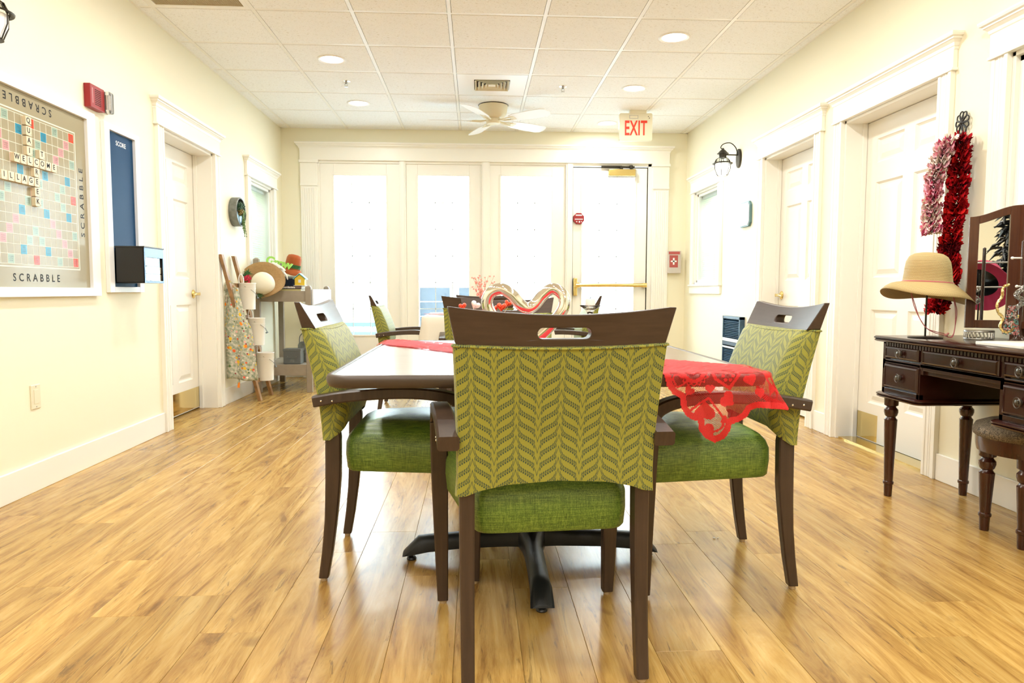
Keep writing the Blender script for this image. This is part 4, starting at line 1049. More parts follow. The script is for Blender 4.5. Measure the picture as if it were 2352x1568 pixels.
def footarm(ang, ln):
    bm = NB(); c, s2 = math.cos(ang), math.sin(ang); L = []
    for r, hw, z0, z1 in ((.0, .05, .055, .135), (.05, .047, .055, .125), (.09, .036, .052, .112), (.14, .031, .049, .103), (.25, .030, .045, .096), (ln-.09, .031, .034, .088), (ln-.055, .033, .028, .084), (ln-.004, .036, .021, .032), (ln, .036, .020, .026)):
        p = []
        for a, b in ((-hw, z0), (hw, z0), (hw, z1-.022), (hw*.72, z1-.006), (hw*.3, z1), (-hw*.3, z1), (-hw*.72, z1-.006), (-hw, z1-.022)):
            b = max(b, z0+.001); p.append(Vector((r*c-a*s2, r*s2+a*c, b)))
        L.append(p)
    rings(bm, L); return bm
for a in (0, 90, 180, 270):
    f = obj('base_foot', footarm(math.radians(a), .455), M['blackmetal'], tb, smooth=45)
    bm = NB(); r = .425; lathe(bm, [(.016, 0), (.018, .004), (.014, .010), (.007, .012), (.007, .03)], (r*math.cos(math.radians(a)), r*math.sin(math.radians(a)), 0), 14); obj('leveller', bm, M['black'], f, smooth=40)

# ---------------------------------------------------------------- red lace runner, draped over the near table
POLY = [(-.394, 2.850), (-.30, 2.735), (-.234, 2.662), (-.17, 2.575), (-.096, 2.470), (.10, 2.24), (.30, 2.02), (.44, 1.86), (.485, 1.80), (.492, 1.784), (.498, 1.756), (.514, 1.736), (.534, 1.726), (.537, 1.700), (.550, 1.680), (.565, 1.670), (.583, 1.666), (.587, 1.640), (.602, 1.620), (.627, 1.608), (.647, 1.620), (.659, 1.640), (.665, 1.660), (.689, 1.6625), (.709, 1.674), (.719, 1.692), (.735, 1.700), (.765, 1.705),
        (.80, 1.715), (.83, 1.732), (.855, 1.755), (.872, 1.79), (.878, 1.83), (.875, 1.86), (.868, 1.90), (.85, 1.935), (.82, 1.955), (.80, 1.975), (.770, 2.01), (.716, 2.062), (.593, 2.172), (.45, 2.31), (.30, 2.46), (.10, 2.68), (-.10, 2.88), (-.22, 3.00), (-.30, 3.08), (-.36, 3.12), (-.40, 3.11), (-.43, 3.06), (-.445, 3.0), (-.44, 2.93), (-.42, 2.87)]
def seg_d(px, py, ax, ay, bx, by):
    dx, dy = bx-ax, by-ay; t = max(0, min(1, ((px-ax)*dx+(py-ay)*dy)/(dx*dx+dy*dy))); return math.hypot(px-ax-t*dx, py-ay-t*dy)
def poly_sd(px, py):
    ins = False; d = 9; n = len(POLY)
    for i in range(n):
        ax, ay = POLY[i]; bx, by = POLY[(i+1) % n]
        d = min(d, seg_d(px, py, ax, ay, bx, by))
        if (ay > py) != (by > py) and px < (bx-ax)*(py-ay)/(by-ay)+ax: ins = not ins
    return d if ins else -d
def heart_sd(px, py, cx, cy, s, rot=0.0):
    x, y = px-cx, py-cy; c, sn = math.cos(rot), math.sin(rot); x, y = (x*c+y*sn)/s, (-x*sn+y*c)/s
    x = abs(x); y += 0.45
    if x+y > 1: return (math.hypot(x-.25, y-.75)-math.sqrt(2)/4)*s
    a = x*x+(y-1)**2; m_ = .5*max(x+y, 0); b = (x-m_)**2+(y-m_)**2
    return math.sqrt(min(a, b))*(1 if x > y else -1)*s
SOLID = [(.597, 1.696, .044, PI), (.609, 1.746, .021, 0), (.554, 1.740, .023, -.6), (.662, 1.716, .037, .9), (.717, 1.768, .029, .3), (.612, 1.634, .031, .8), (.650, 1.668, .019, 1.3), (.567, 1.795, .020, 0), (.80, 1.76, .03, .6), (.84, 1.82, .034, 1.3), (.82, 1.90, .03, 1.4), (.745, 1.735, .026, .2), (.765, 1.79, .02, 0)]
RING = [(.600, 1.690, .080, PI-.15, .0032), (.657, 1.775, .058, .2, .0045), (.80, 1.80, .06, 1.0, .004), (.527, 1.765, .030, -.3, .0025)]
def lace_mask(px, py, sd):
    out = max(TX0+.01-px, px-TX1+.012, TY0+.012-py, py-TY1+.01)     # outside distance -> hanging
    if sd < 0.0145: return 0.9
    if out < -0.006:
        n_ = noise.noise(Vector((px*38, py*38, 2.3)))
        return 1.0 if n_ < 0.42 else 0.35
    for h in SOLID:
        if heart_sd(px, py, *h) < 0: return 1.0
    for h in RING:
        if abs(heart_sd(px, py, *h[:4])) < h[4]: return 0.92
    dd = math.hypot(px-.567, py-1.795); an = math.atan2(py-1.795, px-.567)
    if abs(dd-.026) < .0055 or abs(dd-.036-.003*math.cos(an*16)) < .0022: return 0.92
    for k in range(6):
        if math.hypot(px-.657-.013*math.cos(k*PI/3), py-1.783-.013*math.sin(k*PI/3)) < .0052: return 0.95
    if .80 < px and abs(math.hypot(px-.83, py-1.86)-.045-.003*math.cos(math.atan2(py-1.86, px-.83)*22)) < .002: return .9
    return 0.0
def drape(px, py):
    r = .05; ex0, ex1, ey0, ey1 = TX0+r, TX1-r, TY0+r, TY1-r
    qx, qy = min(max(px, ex0), ex1), min(max(py, ey0), ey1)
    dx, dy = px-qx, py-qy; dist = math.hypot(dx, dy)
    wr_ = 0.0016*noise.noise(Vector((px*22+py*20, (px-py)*60, 0)))+0.002*noise.noise(Vector((px*9, py*9, 4)))
    if dist <= r-.004: return Vector((px, py, TZ+.0045+wr_))
    nx, ny = dx/dist, dy/dist; over = dist-(r-.004); R0 = .010
    if over < R0*PI/2:
        a = over/R0; off = R0*math.sin(a); dz = R0*(1-math.cos(a))
    else: off = R0; dz = R0+over-R0*PI/2
    # gentle folds in the hanging part, wider at the corner
    cor = abs(nx*ny)*2; fold = (0.010*math.sin(px*48+py*20)+0.018*cor+0.010*cor*math.sin(math.atan2(ny, nx)*9))*min(1, max(0, dz-.012)/.08)
    b = r-.004+off+max(fold, -.004)+0.004+.16*max(0, nx-.15)*max(0, dz-.01)
    return Vector((qx+nx*b, qy+ny*b, TZ+.0045-dz+wr_*.4))
xsg = []; v_ = -.46
while v_ < .92: xsg.append(v_); v_ += (.0085 if v_ < .47 else .0024)
ysg = []; v_ = 1.595
while v_ < 3.14: ysg.append(v_); v_ += (.0024 if v_ < 2.03 else .0085)
bm = NB(); lay = bm.verts.layers.float.new('lace'); gv = {}
for i, px in enumerate(xsg):
    for j, py in enumerate(ysg):
        tcl = (px+py-2.6)
        if abs(px-.2 + (py-2.4)) > 0.62: continue
        sd = poly_sd(px, py)
        if sd < -.004: continue
        v = bm.verts.new(drape(px, py)); v[lay] = lace_mask(px, py, sd); gv[(i, j)] = v
for (i, j), v in list(gv.items()):
    q = (gv.get((i+1, j)), gv.get((i+1, j+1)), gv.get((i, j+1)))
    if all(q): bm.faces.new((v,)+q)
def lace_mat():
    m, nt, b, out = newmat('red_lace')
    at = nt.nodes.new('ShaderNodeAttribute'); at.attribute_name = 'lace'; a = X(at.outputs['Fac'])
    co = coords(nt); sp = nt.nodes.new('ShaderNodeSeparateXYZ'); nt.links.new(co, sp.inputs[0])
    X_, Z_, Y_ = X(sp.outputs[0]), X(sp.outputs[2]), X(sp.outputs[1])
    p = .0022
    g1 = X.m('GREATER_THAN', X.m('PINGPONG', (X_+Y_+Z_), p), p*.70); g2 = X.m('GREATER_THAN', X.m('PINGPONG', (X_+Y_-Z_), p), p*.70)
    net = X.m('MAXIMUM', g1, g2)*0.72
    solid = X.m('SMOOTH_MIN', X.m('MAXIMUM', (a-.35)*3.2, 0.0), 1.0, 0.0)
    al = X.m('MAXIMUM', net, X.m('MINIMUM', solid, 0.97))
    n = tex(nt, 'noise', 420.0, None, 2)
    c = mix(nt, n, (0.56, 0.006, 0.012), (0.88, 0.030, 0.030)); nt.links.new(c, b.inputs[0]); b.inputs['Roughness'].default_value = 0.6
    tr = nt.nodes.new('ShaderNodeBsdfTransparent'); tl = nt.nodes.new('ShaderNodeBsdfTranslucent'); nt.links.new(c, tl.inputs[0])
    m1 = nt.nodes.new('ShaderNodeMixShader'); m1.inputs[0].default_value = 0.35; nt.links.new(b.outputs[0], m1.inputs[1]); nt.links.new(tl.outputs[0], m1.inputs[2])
    m2 = nt.nodes.new('ShaderNodeMixShader'); nt.links.new(al.k, m2.inputs[0]); nt.links.new(tr.outputs[0], m2.inputs[1]); nt.links.new(m1.outputs[0], m2.inputs[2]); nt.links.new(m2.outputs[0], out.inputs[0])
    bumped(nt, b, n, 0.3, 0.001); return m
lr = obj('lace_runner', bm, lace_mat(), None, smooth=180)
tag(lr, 'red lace runner with hearts draped over the near table corner', 'table runner')

# ---------------------------------------------------------------- things on the near table
he = thing('heart_sculpture', 'polished chrome tube heart sculpture on the near table', 'sculpture', (.172, 2.45, TZ))
hp = [(0, 0, .026), (-.048, .008, .060), (-.095, .014, .108), (-.129, .015, .160), (-.124, .008, .205), (-.085, 0, .226), (-.046, -.005, .206), (-.016, -.004, .172), (.010, 0, .158), (.036, .004, .170), (.064, .005, .203), (.099, 0, .226), (.134, -.008, .203), (.136, -.015, .160), (.100, -.014, .108), (.050, -.008, .060)]
bm = NB(); tube(bm, catmull(hp, 8, True), .0205, 20, closed=True); obj('tube', bm, M['chrome'], he, smooth=180)
bm = NB(); lathe(bm, [(.05, .004), (.05, .008), (.022, .012), (.018, .03), (0, .03)], n=28); obj('foot', bm, M['chrome'], he, smooth=40)
ca = thing('glass_candle_holder', 'glass stemmed candle holder on the near table', 'candle holder', (.428, 2.60, TZ))
bm = NB(); lathe(bm, [(.036, .0045), (.036, .009), (.012, .014), (.005, .022), (.004, .08), (.009, .09), (.005, .10), (.006, .125), (.018, .148), (.0385, .163), (.0385, .166), (.018, .153), (0, .150)], n=32); obj('stem_and_dish', bm, M['crystal'], ca, smooth=50)
cn = thing('pillar_candle', 'short pale pillar candle standing in the glass holder', 'candle', (.428, 2.60, TZ+.150))
bm = NB(); lathe(bm, [(.0165, .003), (.0185, .004), (.0185, .036), (.016, .040), (0, .037)], n=24); obj('wax', bm, M['candle'], cn, smooth=40)
bm = NB(); tube(bm, [(0, 0, .036), (.001, 0, .046)], .0009, 5); obj('wick', bm, M['black'], cn)
def glitter(name, c1, c2):
    m, nt, b, out = newmat(name); v = tex(nt, 'voronoi', 320.0, None, out='Color'); n = tex(nt, 'noise', 300.0, None, 2)
    c = ramp(nt, n, [(.4, c1), (.65, c2)]); nt.links.new(c, b.inputs[0]); b.inputs['Metallic'].default_value = .55; b.inputs['Roughness'].default_value = .3
    bumped(nt, b, n, .8, .003); return m
gred = glitter('red_glitter', (.55, .01, .005), (.95, .16, .06)); gwh = glitter('white_glitter', (.75, .70, .70), (.95, .9, .9))
vs_ = thing('table_vase', 'low white vase behind the chrome heart', 'vase', (.06, 2.78, TZ))
bm = NB(); lathe(bm, [(.035, .0045), (.045, .02), (.050, .06), (.042, .095), (.046, .105), (.042, .105), (.038, .095), (.0, .09)], n=28); obj('body', bm, M['pottery'], vs_, smooth=50)
def heart_pick(x, y, z, s, m_, lab, tilt):
    pk = thing('heart_pick', lab, 'ornament', (x, y, TZ+.09), group='glitter hearts on sticks')
    bm = NB(); HP = []
    for k in range(28):
        t = 2*PI*k/28; HP.append((s*math.sin(t)**3, s*(13*math.cos(t)-5*math.cos(2*t)-2*math.cos(3*t)-math.cos(4*t))/16))
    Mx = Matrix.Translation((0, 0, z)) @ Matrix.Rotation(tilt, 4, 'Y') @ Matrix.Rotation(PI/2, 4, 'X')
    L = [[Mx @ Vector((a*f, b*f, d)) for a, b in HP] for f, d in ((.55, -.012), (.85, -.008), (1, 0), (.85, .008), (.55, .012))]; rings(bm, L); obj('heart', bm, m_, pk, smooth=60)
    bm = NB(); tube(bm, [(.06-x, 2.78-y, -.05), (0, 0, z-s*.8)], .0012, 5); obj('stick', bm, M['glide'], pk)
heart_pick(-.050, 2.74, .068, .016, gred, 'leftmost red glitter heart peeping over the foreground chair', -.2)
heart_pick(.000, 2.78, .072, .020, gwh, 'white glitter heart left of the chrome heart', .5)
heart_pick(.075, 2.76, .058, .015, gred, 'lower red glitter heart seen inside the left chrome loop', -.3)
heart_pick(.102, 2.74, .066, .020, gred, 'larger red glitter heart seen inside the left chrome loop', .1)
heart_pick(.130, 2.81, .078, .016, gred, 'upper right red glitter heart seen inside the left chrome loop', .5)

# ---------------------------------------------------------------- far table with cloth
FX, FY, FZ = .085, 5.775, .762
ft = thing('dining_table', 'square pedestal table under a cream cloth near the windows', 'table', (FX, FY, 0))
bm = NB(); prism(bm, rrect(.96, 1.02, .04, 5), FZ-.034, FZ-.006); obj('table_top', bm, M['edge'], ft)
bm = NB(); lathe(bm, [(.19, FZ-.036), (.19, FZ-.042), (.05, FZ-.055), (.040, FZ-.06), (.040, .14), (.055, .125), (.058, .10), (0, .10)], n=24); obj('column', bm, M['blackmetal'], ft, smooth=40)
for a in (0, 90, 180, 270): obj('base_foot', footarm(math.radians(a), .40), M['blackmetal'], ft, smooth=45)
bm = NB(); L = []; N = 160
def cl_loop(off, z, fold):
    out = []
    for x, y in rrect(.965+2*off, 1.025+2*off, .05+off, 39):
        a = math.atan2(y, x); f = fold*(math.sin(a*14)+.5*math.sin(a*23+1)); m_ = math.hypot(x, y)
        out.append(Vector((FX+x*(1+f/m_), FY+y*(1+f/m_), z)))
    return out
for off, z, fo in ((-.3, FZ, 0), (-.03, FZ, 0), (.0, FZ-.002, 0), (.008, FZ-.012, 0), (.014, FZ-.06, .004), (.03, FZ-.15, .010), (.045, FZ-.24, .016), (.055, FZ-.32, .020)): L.append(cl_loop(off, z, fo))
rings(bm, L, True, True, cap_ends=(True, False)); o = obj('tablecloth', bm, M['linen'], None, smooth=60); sd_ = o.modifiers.new('t', 'SOLIDIFY'); sd_.thickness = .0015; sd_.offset = 1
tag(o, 'cream tablecloth hanging in folds over the far table', 'tablecloth')
bm = NB(); M2 = Matrix.Translation((FX, FY, FZ+.003)) @ Matrix.Rotation(PI/4, 4, 'Z')
prism(bm, [(-.36+.72*k/24, -.36+(.02 if k % 2 else 0)) for k in range(25)]+[(.36-.72*k/24, .36-(.02 if k % 2 else 0)) for k in range(25)], 0, .002, M2)
o = obj('table_topper', bm, mat('rose_lace', (.80, .16, .18), .7), None); tag(o, 'rose red lace topper on the cream cloth of the far table', 'table cloth')
fv = thing('blossom_vase', 'glass vase with pink blossom sprays on the far table', 'vase', (.075, 5.95, FZ+.005))
bm = NB(); lathe(bm, [(.03, 0), (.038, .01), (.035, .07), (.026, .12), (.03, .14), (.027, .14), (.023, .12), (.03, .07), (0, .012)], n=24); obj('body', bm, M['crystal'], fv, smooth=50)
bm = NB(); bm2 = NB(); rb = random.Random(11)
for k in range(16):
    a = rb.uniform(0, 6.28); p = Vector((0, 0, .05)); d = Vector((math.cos(a)*.35, math.sin(a)*.25, 1)).normalized(); pts = [p.copy()]
    for j in range(6): d = (d+Vector((rb.uniform(-.2, .2), rb.uniform(-.2, .2), 0))).normalized(); p = p+d*rb.uniform(.03, .055); pts.append(p.copy())
    tube(bm, pts, .0012, 4)
    for q in pts[2:]: ball(bm2, q+Vector((rb.uniform(-.012, .012), rb.uniform(-.01, .01), rb.uniform(-.01, .01))), rb.uniform(.006, .010), 6, 4)
for k in range(50): a = rb.uniform(0, 6.28); r = rb.uniform(.0, .075); ball(bm2, (r*math.cos(a), r*math.sin(a)*.8, .17+rb.uniform(-.02, .02)), .009, 6, 4)
o = obj('blossom_stems', bm, M['glide'], fv); o['kind'] = 'stuff'; o = obj('blossoms', bm2, mat('pink_blossom', (.85, .38, .32), .6), fv, smooth=60); o['kind'] = 'stuff'

# ---------------------------------------------------------------- word game board on the left wall
M['tan'] = mat('board_tan', (.33, .295, .20), .16, spec=.22); M['line'] = mat('board_line', (.70, .68, .58), .3, spec=.2); M['frame'] = mat('white_frame', (.82, .84, .88), .35)
sq_m = {'T': mat('square_red', (.62, .07, .03), .16, spec=.22), 't': mat('square_blue', (.03, .26, .42), .16, spec=.22), 'd': mat('square_mint', (.32, .43, .35), .16, spec=.22), 'D': mat('square_pink', (.60, .31, .32), .16, spec=.22)}
gb = thing('game_board', 'large white framed tan word game board on the left wall', 'wall board', (XL, 3.458, 1.4125))
bm = NB(); a_, b_ = .535, .492; ia, ib = .455, .447
for s in ((-a_, -ia, -b_, b_), (ia, a_, -b_, b_), (-ia, ia, -b_, -ib), (-ia, ia, ib, b_)): box(bm, 0.0, 0.030, *s)
obj('frame', bm, M['frame'], gb, bevel=.002)
bm = NB(); box(bm, 0.001, 0.012, -ia, ia, -ib, ib); obj('board_face', bm, M['tan'], gb)
pc, prw = .0465, .0455; gx = lambda c: (c-7)*pc; gz = lambda r: (7-r)*prw
bm = NB(); f0, f1 = .012, .0124
for i in range(16):
    y = (i-7.5)*pc; box(bm, f0, f1, y-.0012, y+.0012, -7.5*prw, 7.5*prw); z = (i-7.5)*prw; box(bm, f0, f1+.0001, -7.5*pc, 7.5*pc, z-.0012, z+.0012)
e = .012
for y in (-7.5*pc-e, 7.5*pc+e): box(bm, f0, f1, y-.003, y+.003, -7.5*prw-e-.003, 7.5*prw+e+.003)
for z in (-7.5*prw-e, 7.5*prw+e): box(bm, f0, f1+.0001, -7.5*pc-e, 7.5*pc+e, z-.003, z+.003)
obj('grid_lines', bm, M['line'], gb)
Q = ["T..d...T...d..T", ".D...t...t...D.", "..D...d.d...D..", "d..D...d...D..d", "....D.....D....", ".t...t...t...t.", "..d...d.d...d..", "T..d...D...d..T"]
Q = Q+Q[6::-1]
WORDS = {'T': ('TRIPLE', 'WORD', 'SCORE'), 't': ('TRIPLE', 'LETTER', 'SCORE'), 'd': ('DOUBLE', 'LETTER', 'SCORE'), 'D': ('DOUBLE', 'WORD', 'SCORE')}
Bw = lambda y, z, x: basis((0, 1, 0), (0, 0, 1), (x, y, z))
sm = {}; tmesh = {}
for ch in 'TtdD':
    bm = NB(); hy, hz = pc/2-.0014, prw/2-.0014; t = .0016
    pts = []
    if ch in 'Tt':
        n = 6
        for i in range(n): a = -hy+2*hy*i/n; pts += [(a, -hz-t*.6), (a+hy/n, -hz-t*.6), (a+hy/n, -hz+t*.4), (a+2*hy/n, -hz+t*.4)]
        pts += [(hy, -hz), (hy, hz)]
        for i in range(n): a = hy-2*hy*i/n; pts += [(a, hz+t*.6), (a-hy/n, hz+t*.6), (a-hy/n, hz-t*.4), (a-2*hy/n, hz-t*.4)]
        pts += [(-hy, hz), (-hy, -hz)]
        q = []
        for p in pts:
            if not q or (abs(p[0]-q[-1][0])+abs(p[1]-q[-1][1])) > 1e-6: q.append(p)
        if abs(q[0][0]-q[-1][0])+abs(q[0][1]-q[-1][1]) < 1e-6: q.pop()
        pts = q
    else: pts = [(-hy, -hz), (hy, -hz), (hy, hz), (-hy, hz)]
    prism(bm, pts, .0122, .0128, Bw(0, 0, 0)); me = bpy.data.meshes.new('premium_square'); bm.to_mesh(me); bm.free(); me.materials.append(sq_m[ch]); sm[ch] = me
    b2 = NB()
    for k, wd in enumerate(WORDS[ch]):
        tm = text_mesh(wd, .0085, 0.0, 1.0); tm.transform(Bw(0, .0095-k*.0095, .0131)); b2.from_mesh(tm)
    me = bpy.data.meshes.new('square_caption'); b2.to_mesh(me); b2.free(); me.materials.clear(); me.materials.append(mat('caption_ink_'+ch, (.10, .08, .08) if ch in 'TD' else (.03, .09, .11), .3)); tmesh[ch] = me
for r in range(15):
    for c in range(15):
        ch = Q[r][c]
        if ch == '.': continue
        o = bpy.data.objects.new('premium_square', sm[ch]); o.location = (0, gx(c), gz(r)); link(o, gb)
        t_ = bpy.data.objects.new('square_caption', tmesh[ch]); link(t_, o)
sp = 1.36
text_obj('lettering', 'SCRABBLE', .050, M['text_black'], gb, Bw(0, -.404, .0125), 0, 1.75, .0006)
text_obj('lettering', 'SCRABBLE', .050, M['text_black'], gb, basis((0, -1, 0), (0, 0, -1), (.0125, -.012, .404)), 0, 1.75, .0006)
text_obj('lettering', 'SCRABBLE', .050, M['text_black'], gb, basis((0, 0, 1), (0, -1, 0), (.0125, .406, 0)), 0, 1.75, .0006)
text_obj('lettering', 'SCRABBLE', .050, M['text_black'], gb, basis((0, 0, -1), (0, 1, 0), (.0125, -.406, 0)), 0, 1.75, .0006)
M['tilewood'] = mat('letter_tile_maple', (.66, .56, .40), .4); M['tileside'] = mat('letter_tile_side', (.30, .22, .12), .5)
SCO = dict(A=1, E=1, I=1, O=1, U=1, L=1, N=1, S=1, T=1, R=1, D=2, G=2, B=3, C=3, M=3, P=3, F=4, H=4, V=4, W=4, Y=4, K=5, J=8, X=8, Q=10, Z=10)
tiles = [('Q', 0, 6, 'QUAIL'), ('U', 1, 6, 'QUAIL'), ('A', 2, 6, 'QUAIL'), ('I', 3, 6, 'QUAIL')]+[(l, 4, 4+i, 'WELCOME') for i, l in enumerate('WELCOME')]+[('T', 3, 8, 'TO'), ('R', 5, 7, 'CREEK'), ('E', 7, 7, 'CREEK'), ('K', 8, 7, 'CREEK')]+[(l, 6, 1+i, 'VILLAGE') for i, l in enumerate('VILLAGE')]
bm = NB(); prism(bm, rrect(.041, .041, .003, 2), 0, .018, Bw(0, 0, 0)); tile_bm = bpy.data.meshes.new('tile_block'); bmesh.ops.recalc_face_normals(bm, faces=bm.faces); bm.to_mesh(tile_bm); bm.free(); tile_bm.materials.append(M['tilewood'])
cnt = {}
ORD = ['first', 'second', 'third', 'fourth', 'fifth', 'sixth', 'seventh']
for l, r, c, wd in tiles:
    start = {'QUAIL': 0, 'WELCOME': 0, 'TO': 0, 'CREEK': 1, 'VILLAGE': 0}[wd]
    pos = {'QUAIL': r, 'WELCOME': c-4, 'TO': 0, 'CREEK': r-4, 'VILLAGE': c-1}[wd]
    tl = thing('letter_tile', 'wooden letter tile %s, the %s letter of %s on the board' % (l, ORD[pos], wd), 'letter tile', (XL+.0128, 3.458+gx(c), 1.4125+gz(r)), group='letter tiles on the word game board')
    o = bpy.data.objects.new('block', tile_bm); link(o, tl)
    text_obj('letter', l, .034, M['text_black'], tl, Bw(-.002, .002, .0183), .0002, 1, .0005)
    text_obj('score_digit', str(SCO[l]), .010, M['text_black'], tl, Bw(.0145, -.0145, .0183), .0002)
# score board
sb = thing('score_board', 'tall white framed navy board headed SCORE beside the game board', 'wall board', (XL, 4.305, 1.4175))
bm = NB(); a_, b_, ia, ib = .205, .478, .150, .445
for s in ((-a_, -ia, -b_, b_), (ia, a_, -b_, b_), (-ia, ia, -b_, -ib), (-ia, ia, ib, b_)): box(bm, 0.0, 0.024, *s)
obj('frame', bm, M['frame'], sb, bevel=.002)
bm = NB(); box(bm, 0.001, .006, -ia, ia, -ib, ib); obj('navy_face', bm, M['navy'], sb)
text_obj('lettering', 'SCORE', .038, M['white'], sb, Bw(.008, .388, .0062), 0, 1.0, .0004)
tp = thing('tile_pocket', 'black box with window full of letter tiles hanging low on the score board', 'box', (XL+.024, 4.287, 1.10))
bx0, bx1, by, bz0, bz1 = 0.0, .162, .125, -.105, .107
bm = NB(); box(bm, bx0, bx1, -by, -by+.006, bz0, bz1); box(bm, bx0, bx1, by-.006, by, bz0, bz1); box(bm, bx0, bx1, -by, by, bz0, bz0+.006); box(bm, bx0, .006, -by, by, bz0, bz1)
box(bm, bx1-.006, bx1, -by, by, bz1-.062, bz1-.008); box(bm, bx1-.006, bx1, -by, -by+.012, bz0, bz1-.01); box(bm, bx1-.006, bx1, by-.012, by, bz0, bz1-.01); box(bm, bx1-.006, bx1, -by, by, bz0, bz0+.014)
obj('case', bm, M['black'], tp, bevel=.0015)
bm = NB(); f_ = bx1+.0003; g_ = bx1+.0015
for a in ((-by, by, bz1-.062, bz1-.0085), (-by, -by+.012, bz0, bz1-.062), (by-.012, by, bz0, bz1-.062), (-by+.012, by-.012, bz0, bz0+.014)): box(bm, f_, g_, *a)
obj('front_frame', bm, M['bluereflect'], tp)  # blue of the window reflection is put into the front colour
bm = NB(); box(bm, bx0, bx1+.005, -by-.004, by+.004, bz1-.008, bz1); obj('lid', bm, M['black'], tp, bevel=.002)
bm = NB(); box(bm, bx1-.009, bx1-.0075, -by+.008, by-.008, bz0+.01, bz1-.06); obj('window_pane', bm, M['glass'], tp)
rq = random.Random(8)
rowsL = ['EORBYX', 'TZ IQQ', '  M R ']
for r_, rw in enumerate(rowsL):
    for c_, l in enumerate(rw):
        if l == ' ': continue
        yy = -.098+c_*.0385; zz = -.072+(1-r_)*.044+.0 if r_ < 2 else .022
        tl = thing('loose_letter_tile', 'loose letter tile %s, %s from the left in the %s row of the tile box' % (l, ('first', 'second', 'third', 'fourth', 'fifth', 'sixth')[c_], ('upper', 'bottom', 'top')[r_]) if l != ' ' else 'blank', 'letter tile', (XL+.024+bx1-.0285, 4.287+yy, 1.10+zz), group='loose tiles in the tile box')
        tl.rotation_euler = (rq.uniform(-.12, .12), 0, 0)
        o = bpy.data.objects.new('block', tile_bm); o.scale = (1, .9, .9); link(o, tl)
        text_obj('letter', l, .03, M['text_black'], tl, Bw(0, 0, .0183), .0002, 1, .0003)
bm = NB(); L = [[Vector((bx1-.014-.0005*j, -.11+.02*i, -.002+.05*(j > 0)+.006*math.sin(i*1.7)*(j > 0))) for i in range(10)] for j in range(2)]
rings(bm, L, False, False); o = obj('paper_slip', bm, M['white'], tp); s_ = o.modifiers.new('t', 'SOLIDIFY'); s_.thickness = .0006

# ---------------------------------------------------------------- leaning ladder with pails and apron
ld = thing('decor_ladder', 'brown wooden display ladder leaning on the left wall', 'ladder', (0, 0, 0))
RA = (Vector((-1.865, 6.125, 0.0)), Vector((-2.062, 5.83, 1.245))); RB = (Vector((-1.863, 6.456, 0.0)), Vector((-2.062, 6.13, 1.245)))
for a, b in (RA, RB):
    bm = NB(); d = (b-a).normalized(); L = []
    for p in (a, b): L.append([p+Vector((u, v, 0)) for u, v in ((-.014, -.026), (.014, -.026), (.014, .026), (-.014, .026))])
    rings(bm, L); obj('rail', bm, M['oak'], ld, bevel=.003)
for t in (.14, .36, .58, .80):
    p, q = RA[0].lerp(RA[1], t), RB[0].lerp(RB[1], t); bm = NB(); L = [[c+Vector((u, 0, v)) for u, v in ((-.010, -.018), (.010, -.018), (.010, .018), (-.010, .018))] for c in (p, q)]; rings(bm, L); obj('rung', bm, M['oak'], ld, bevel=.002)
PA = [((-1.945, 6.10, .905), .072, .225, 'uppermost white pail hung on the leaning ladder'), ((-1.895, 6.17, .600), .074, .235, 'middle white pail hung on the leaning ladder'), ((-1.845, 6.235, .290), .074, .245, 'lowest white pail hung on the leaning ladder')]
def pail(loc, r, h, lab):
    p = thing('white_pail', lab, 'pail', loc, group='white pails on the ladder')
    bm = NB(); lathe(bm, [(r*.88, -h/2), (r*.97, h/2-.01), (r*1.02, h/2-.004), (r*1.0, h/2), (r*.95, h/2-.006), (r*.86, -h/2+.004), (0, -h/2+.004)], n=28); obj('body', bm, M['pottery'], p, smooth=40)
    bm = NB(); lathe(bm, [(r*.975, h/2-.052), (r*.985, h/2-.050), (r*.975, h/2-.048)], n=28, cap=False); obj('rolled_bead', bm, M['pottery'], p, smooth=60)
    bm = NB(); tube(bm, catmull([(0, -r*.99, h/2-.03), (r*.9, -r*.5, h/2-.075), (r*1.1, r*.25, h/2-.125), (r*.85, r*.75, h/2-.10), (0, r*.99, h/2-.03)], 6), .0018, 5)
    obj('wire_handle', bm, M['galv'], p, smooth=60)
    bm = NB(); tube(bm, [(r*1.08, r*.0, h/2-.13), (r*1.12, r*.45, h/2-.128)], .006, 8); obj('handle_grip', bm, M['greymetal'], p, smooth=40)
    bm = NB(); tube(bm, catmull([(-r*.9, 0, h/2-.03), (-r*.95, 0, h/2+.04), (-r*.75, 0, h/2+.075), (-r*.45, 0, h/2+.05), (-r*.4, 0, h/2+.0)], 5), .004, 6); obj('hanging_hook', bm, M['white'], p, smooth=60)
for a in PA: pail(*a)
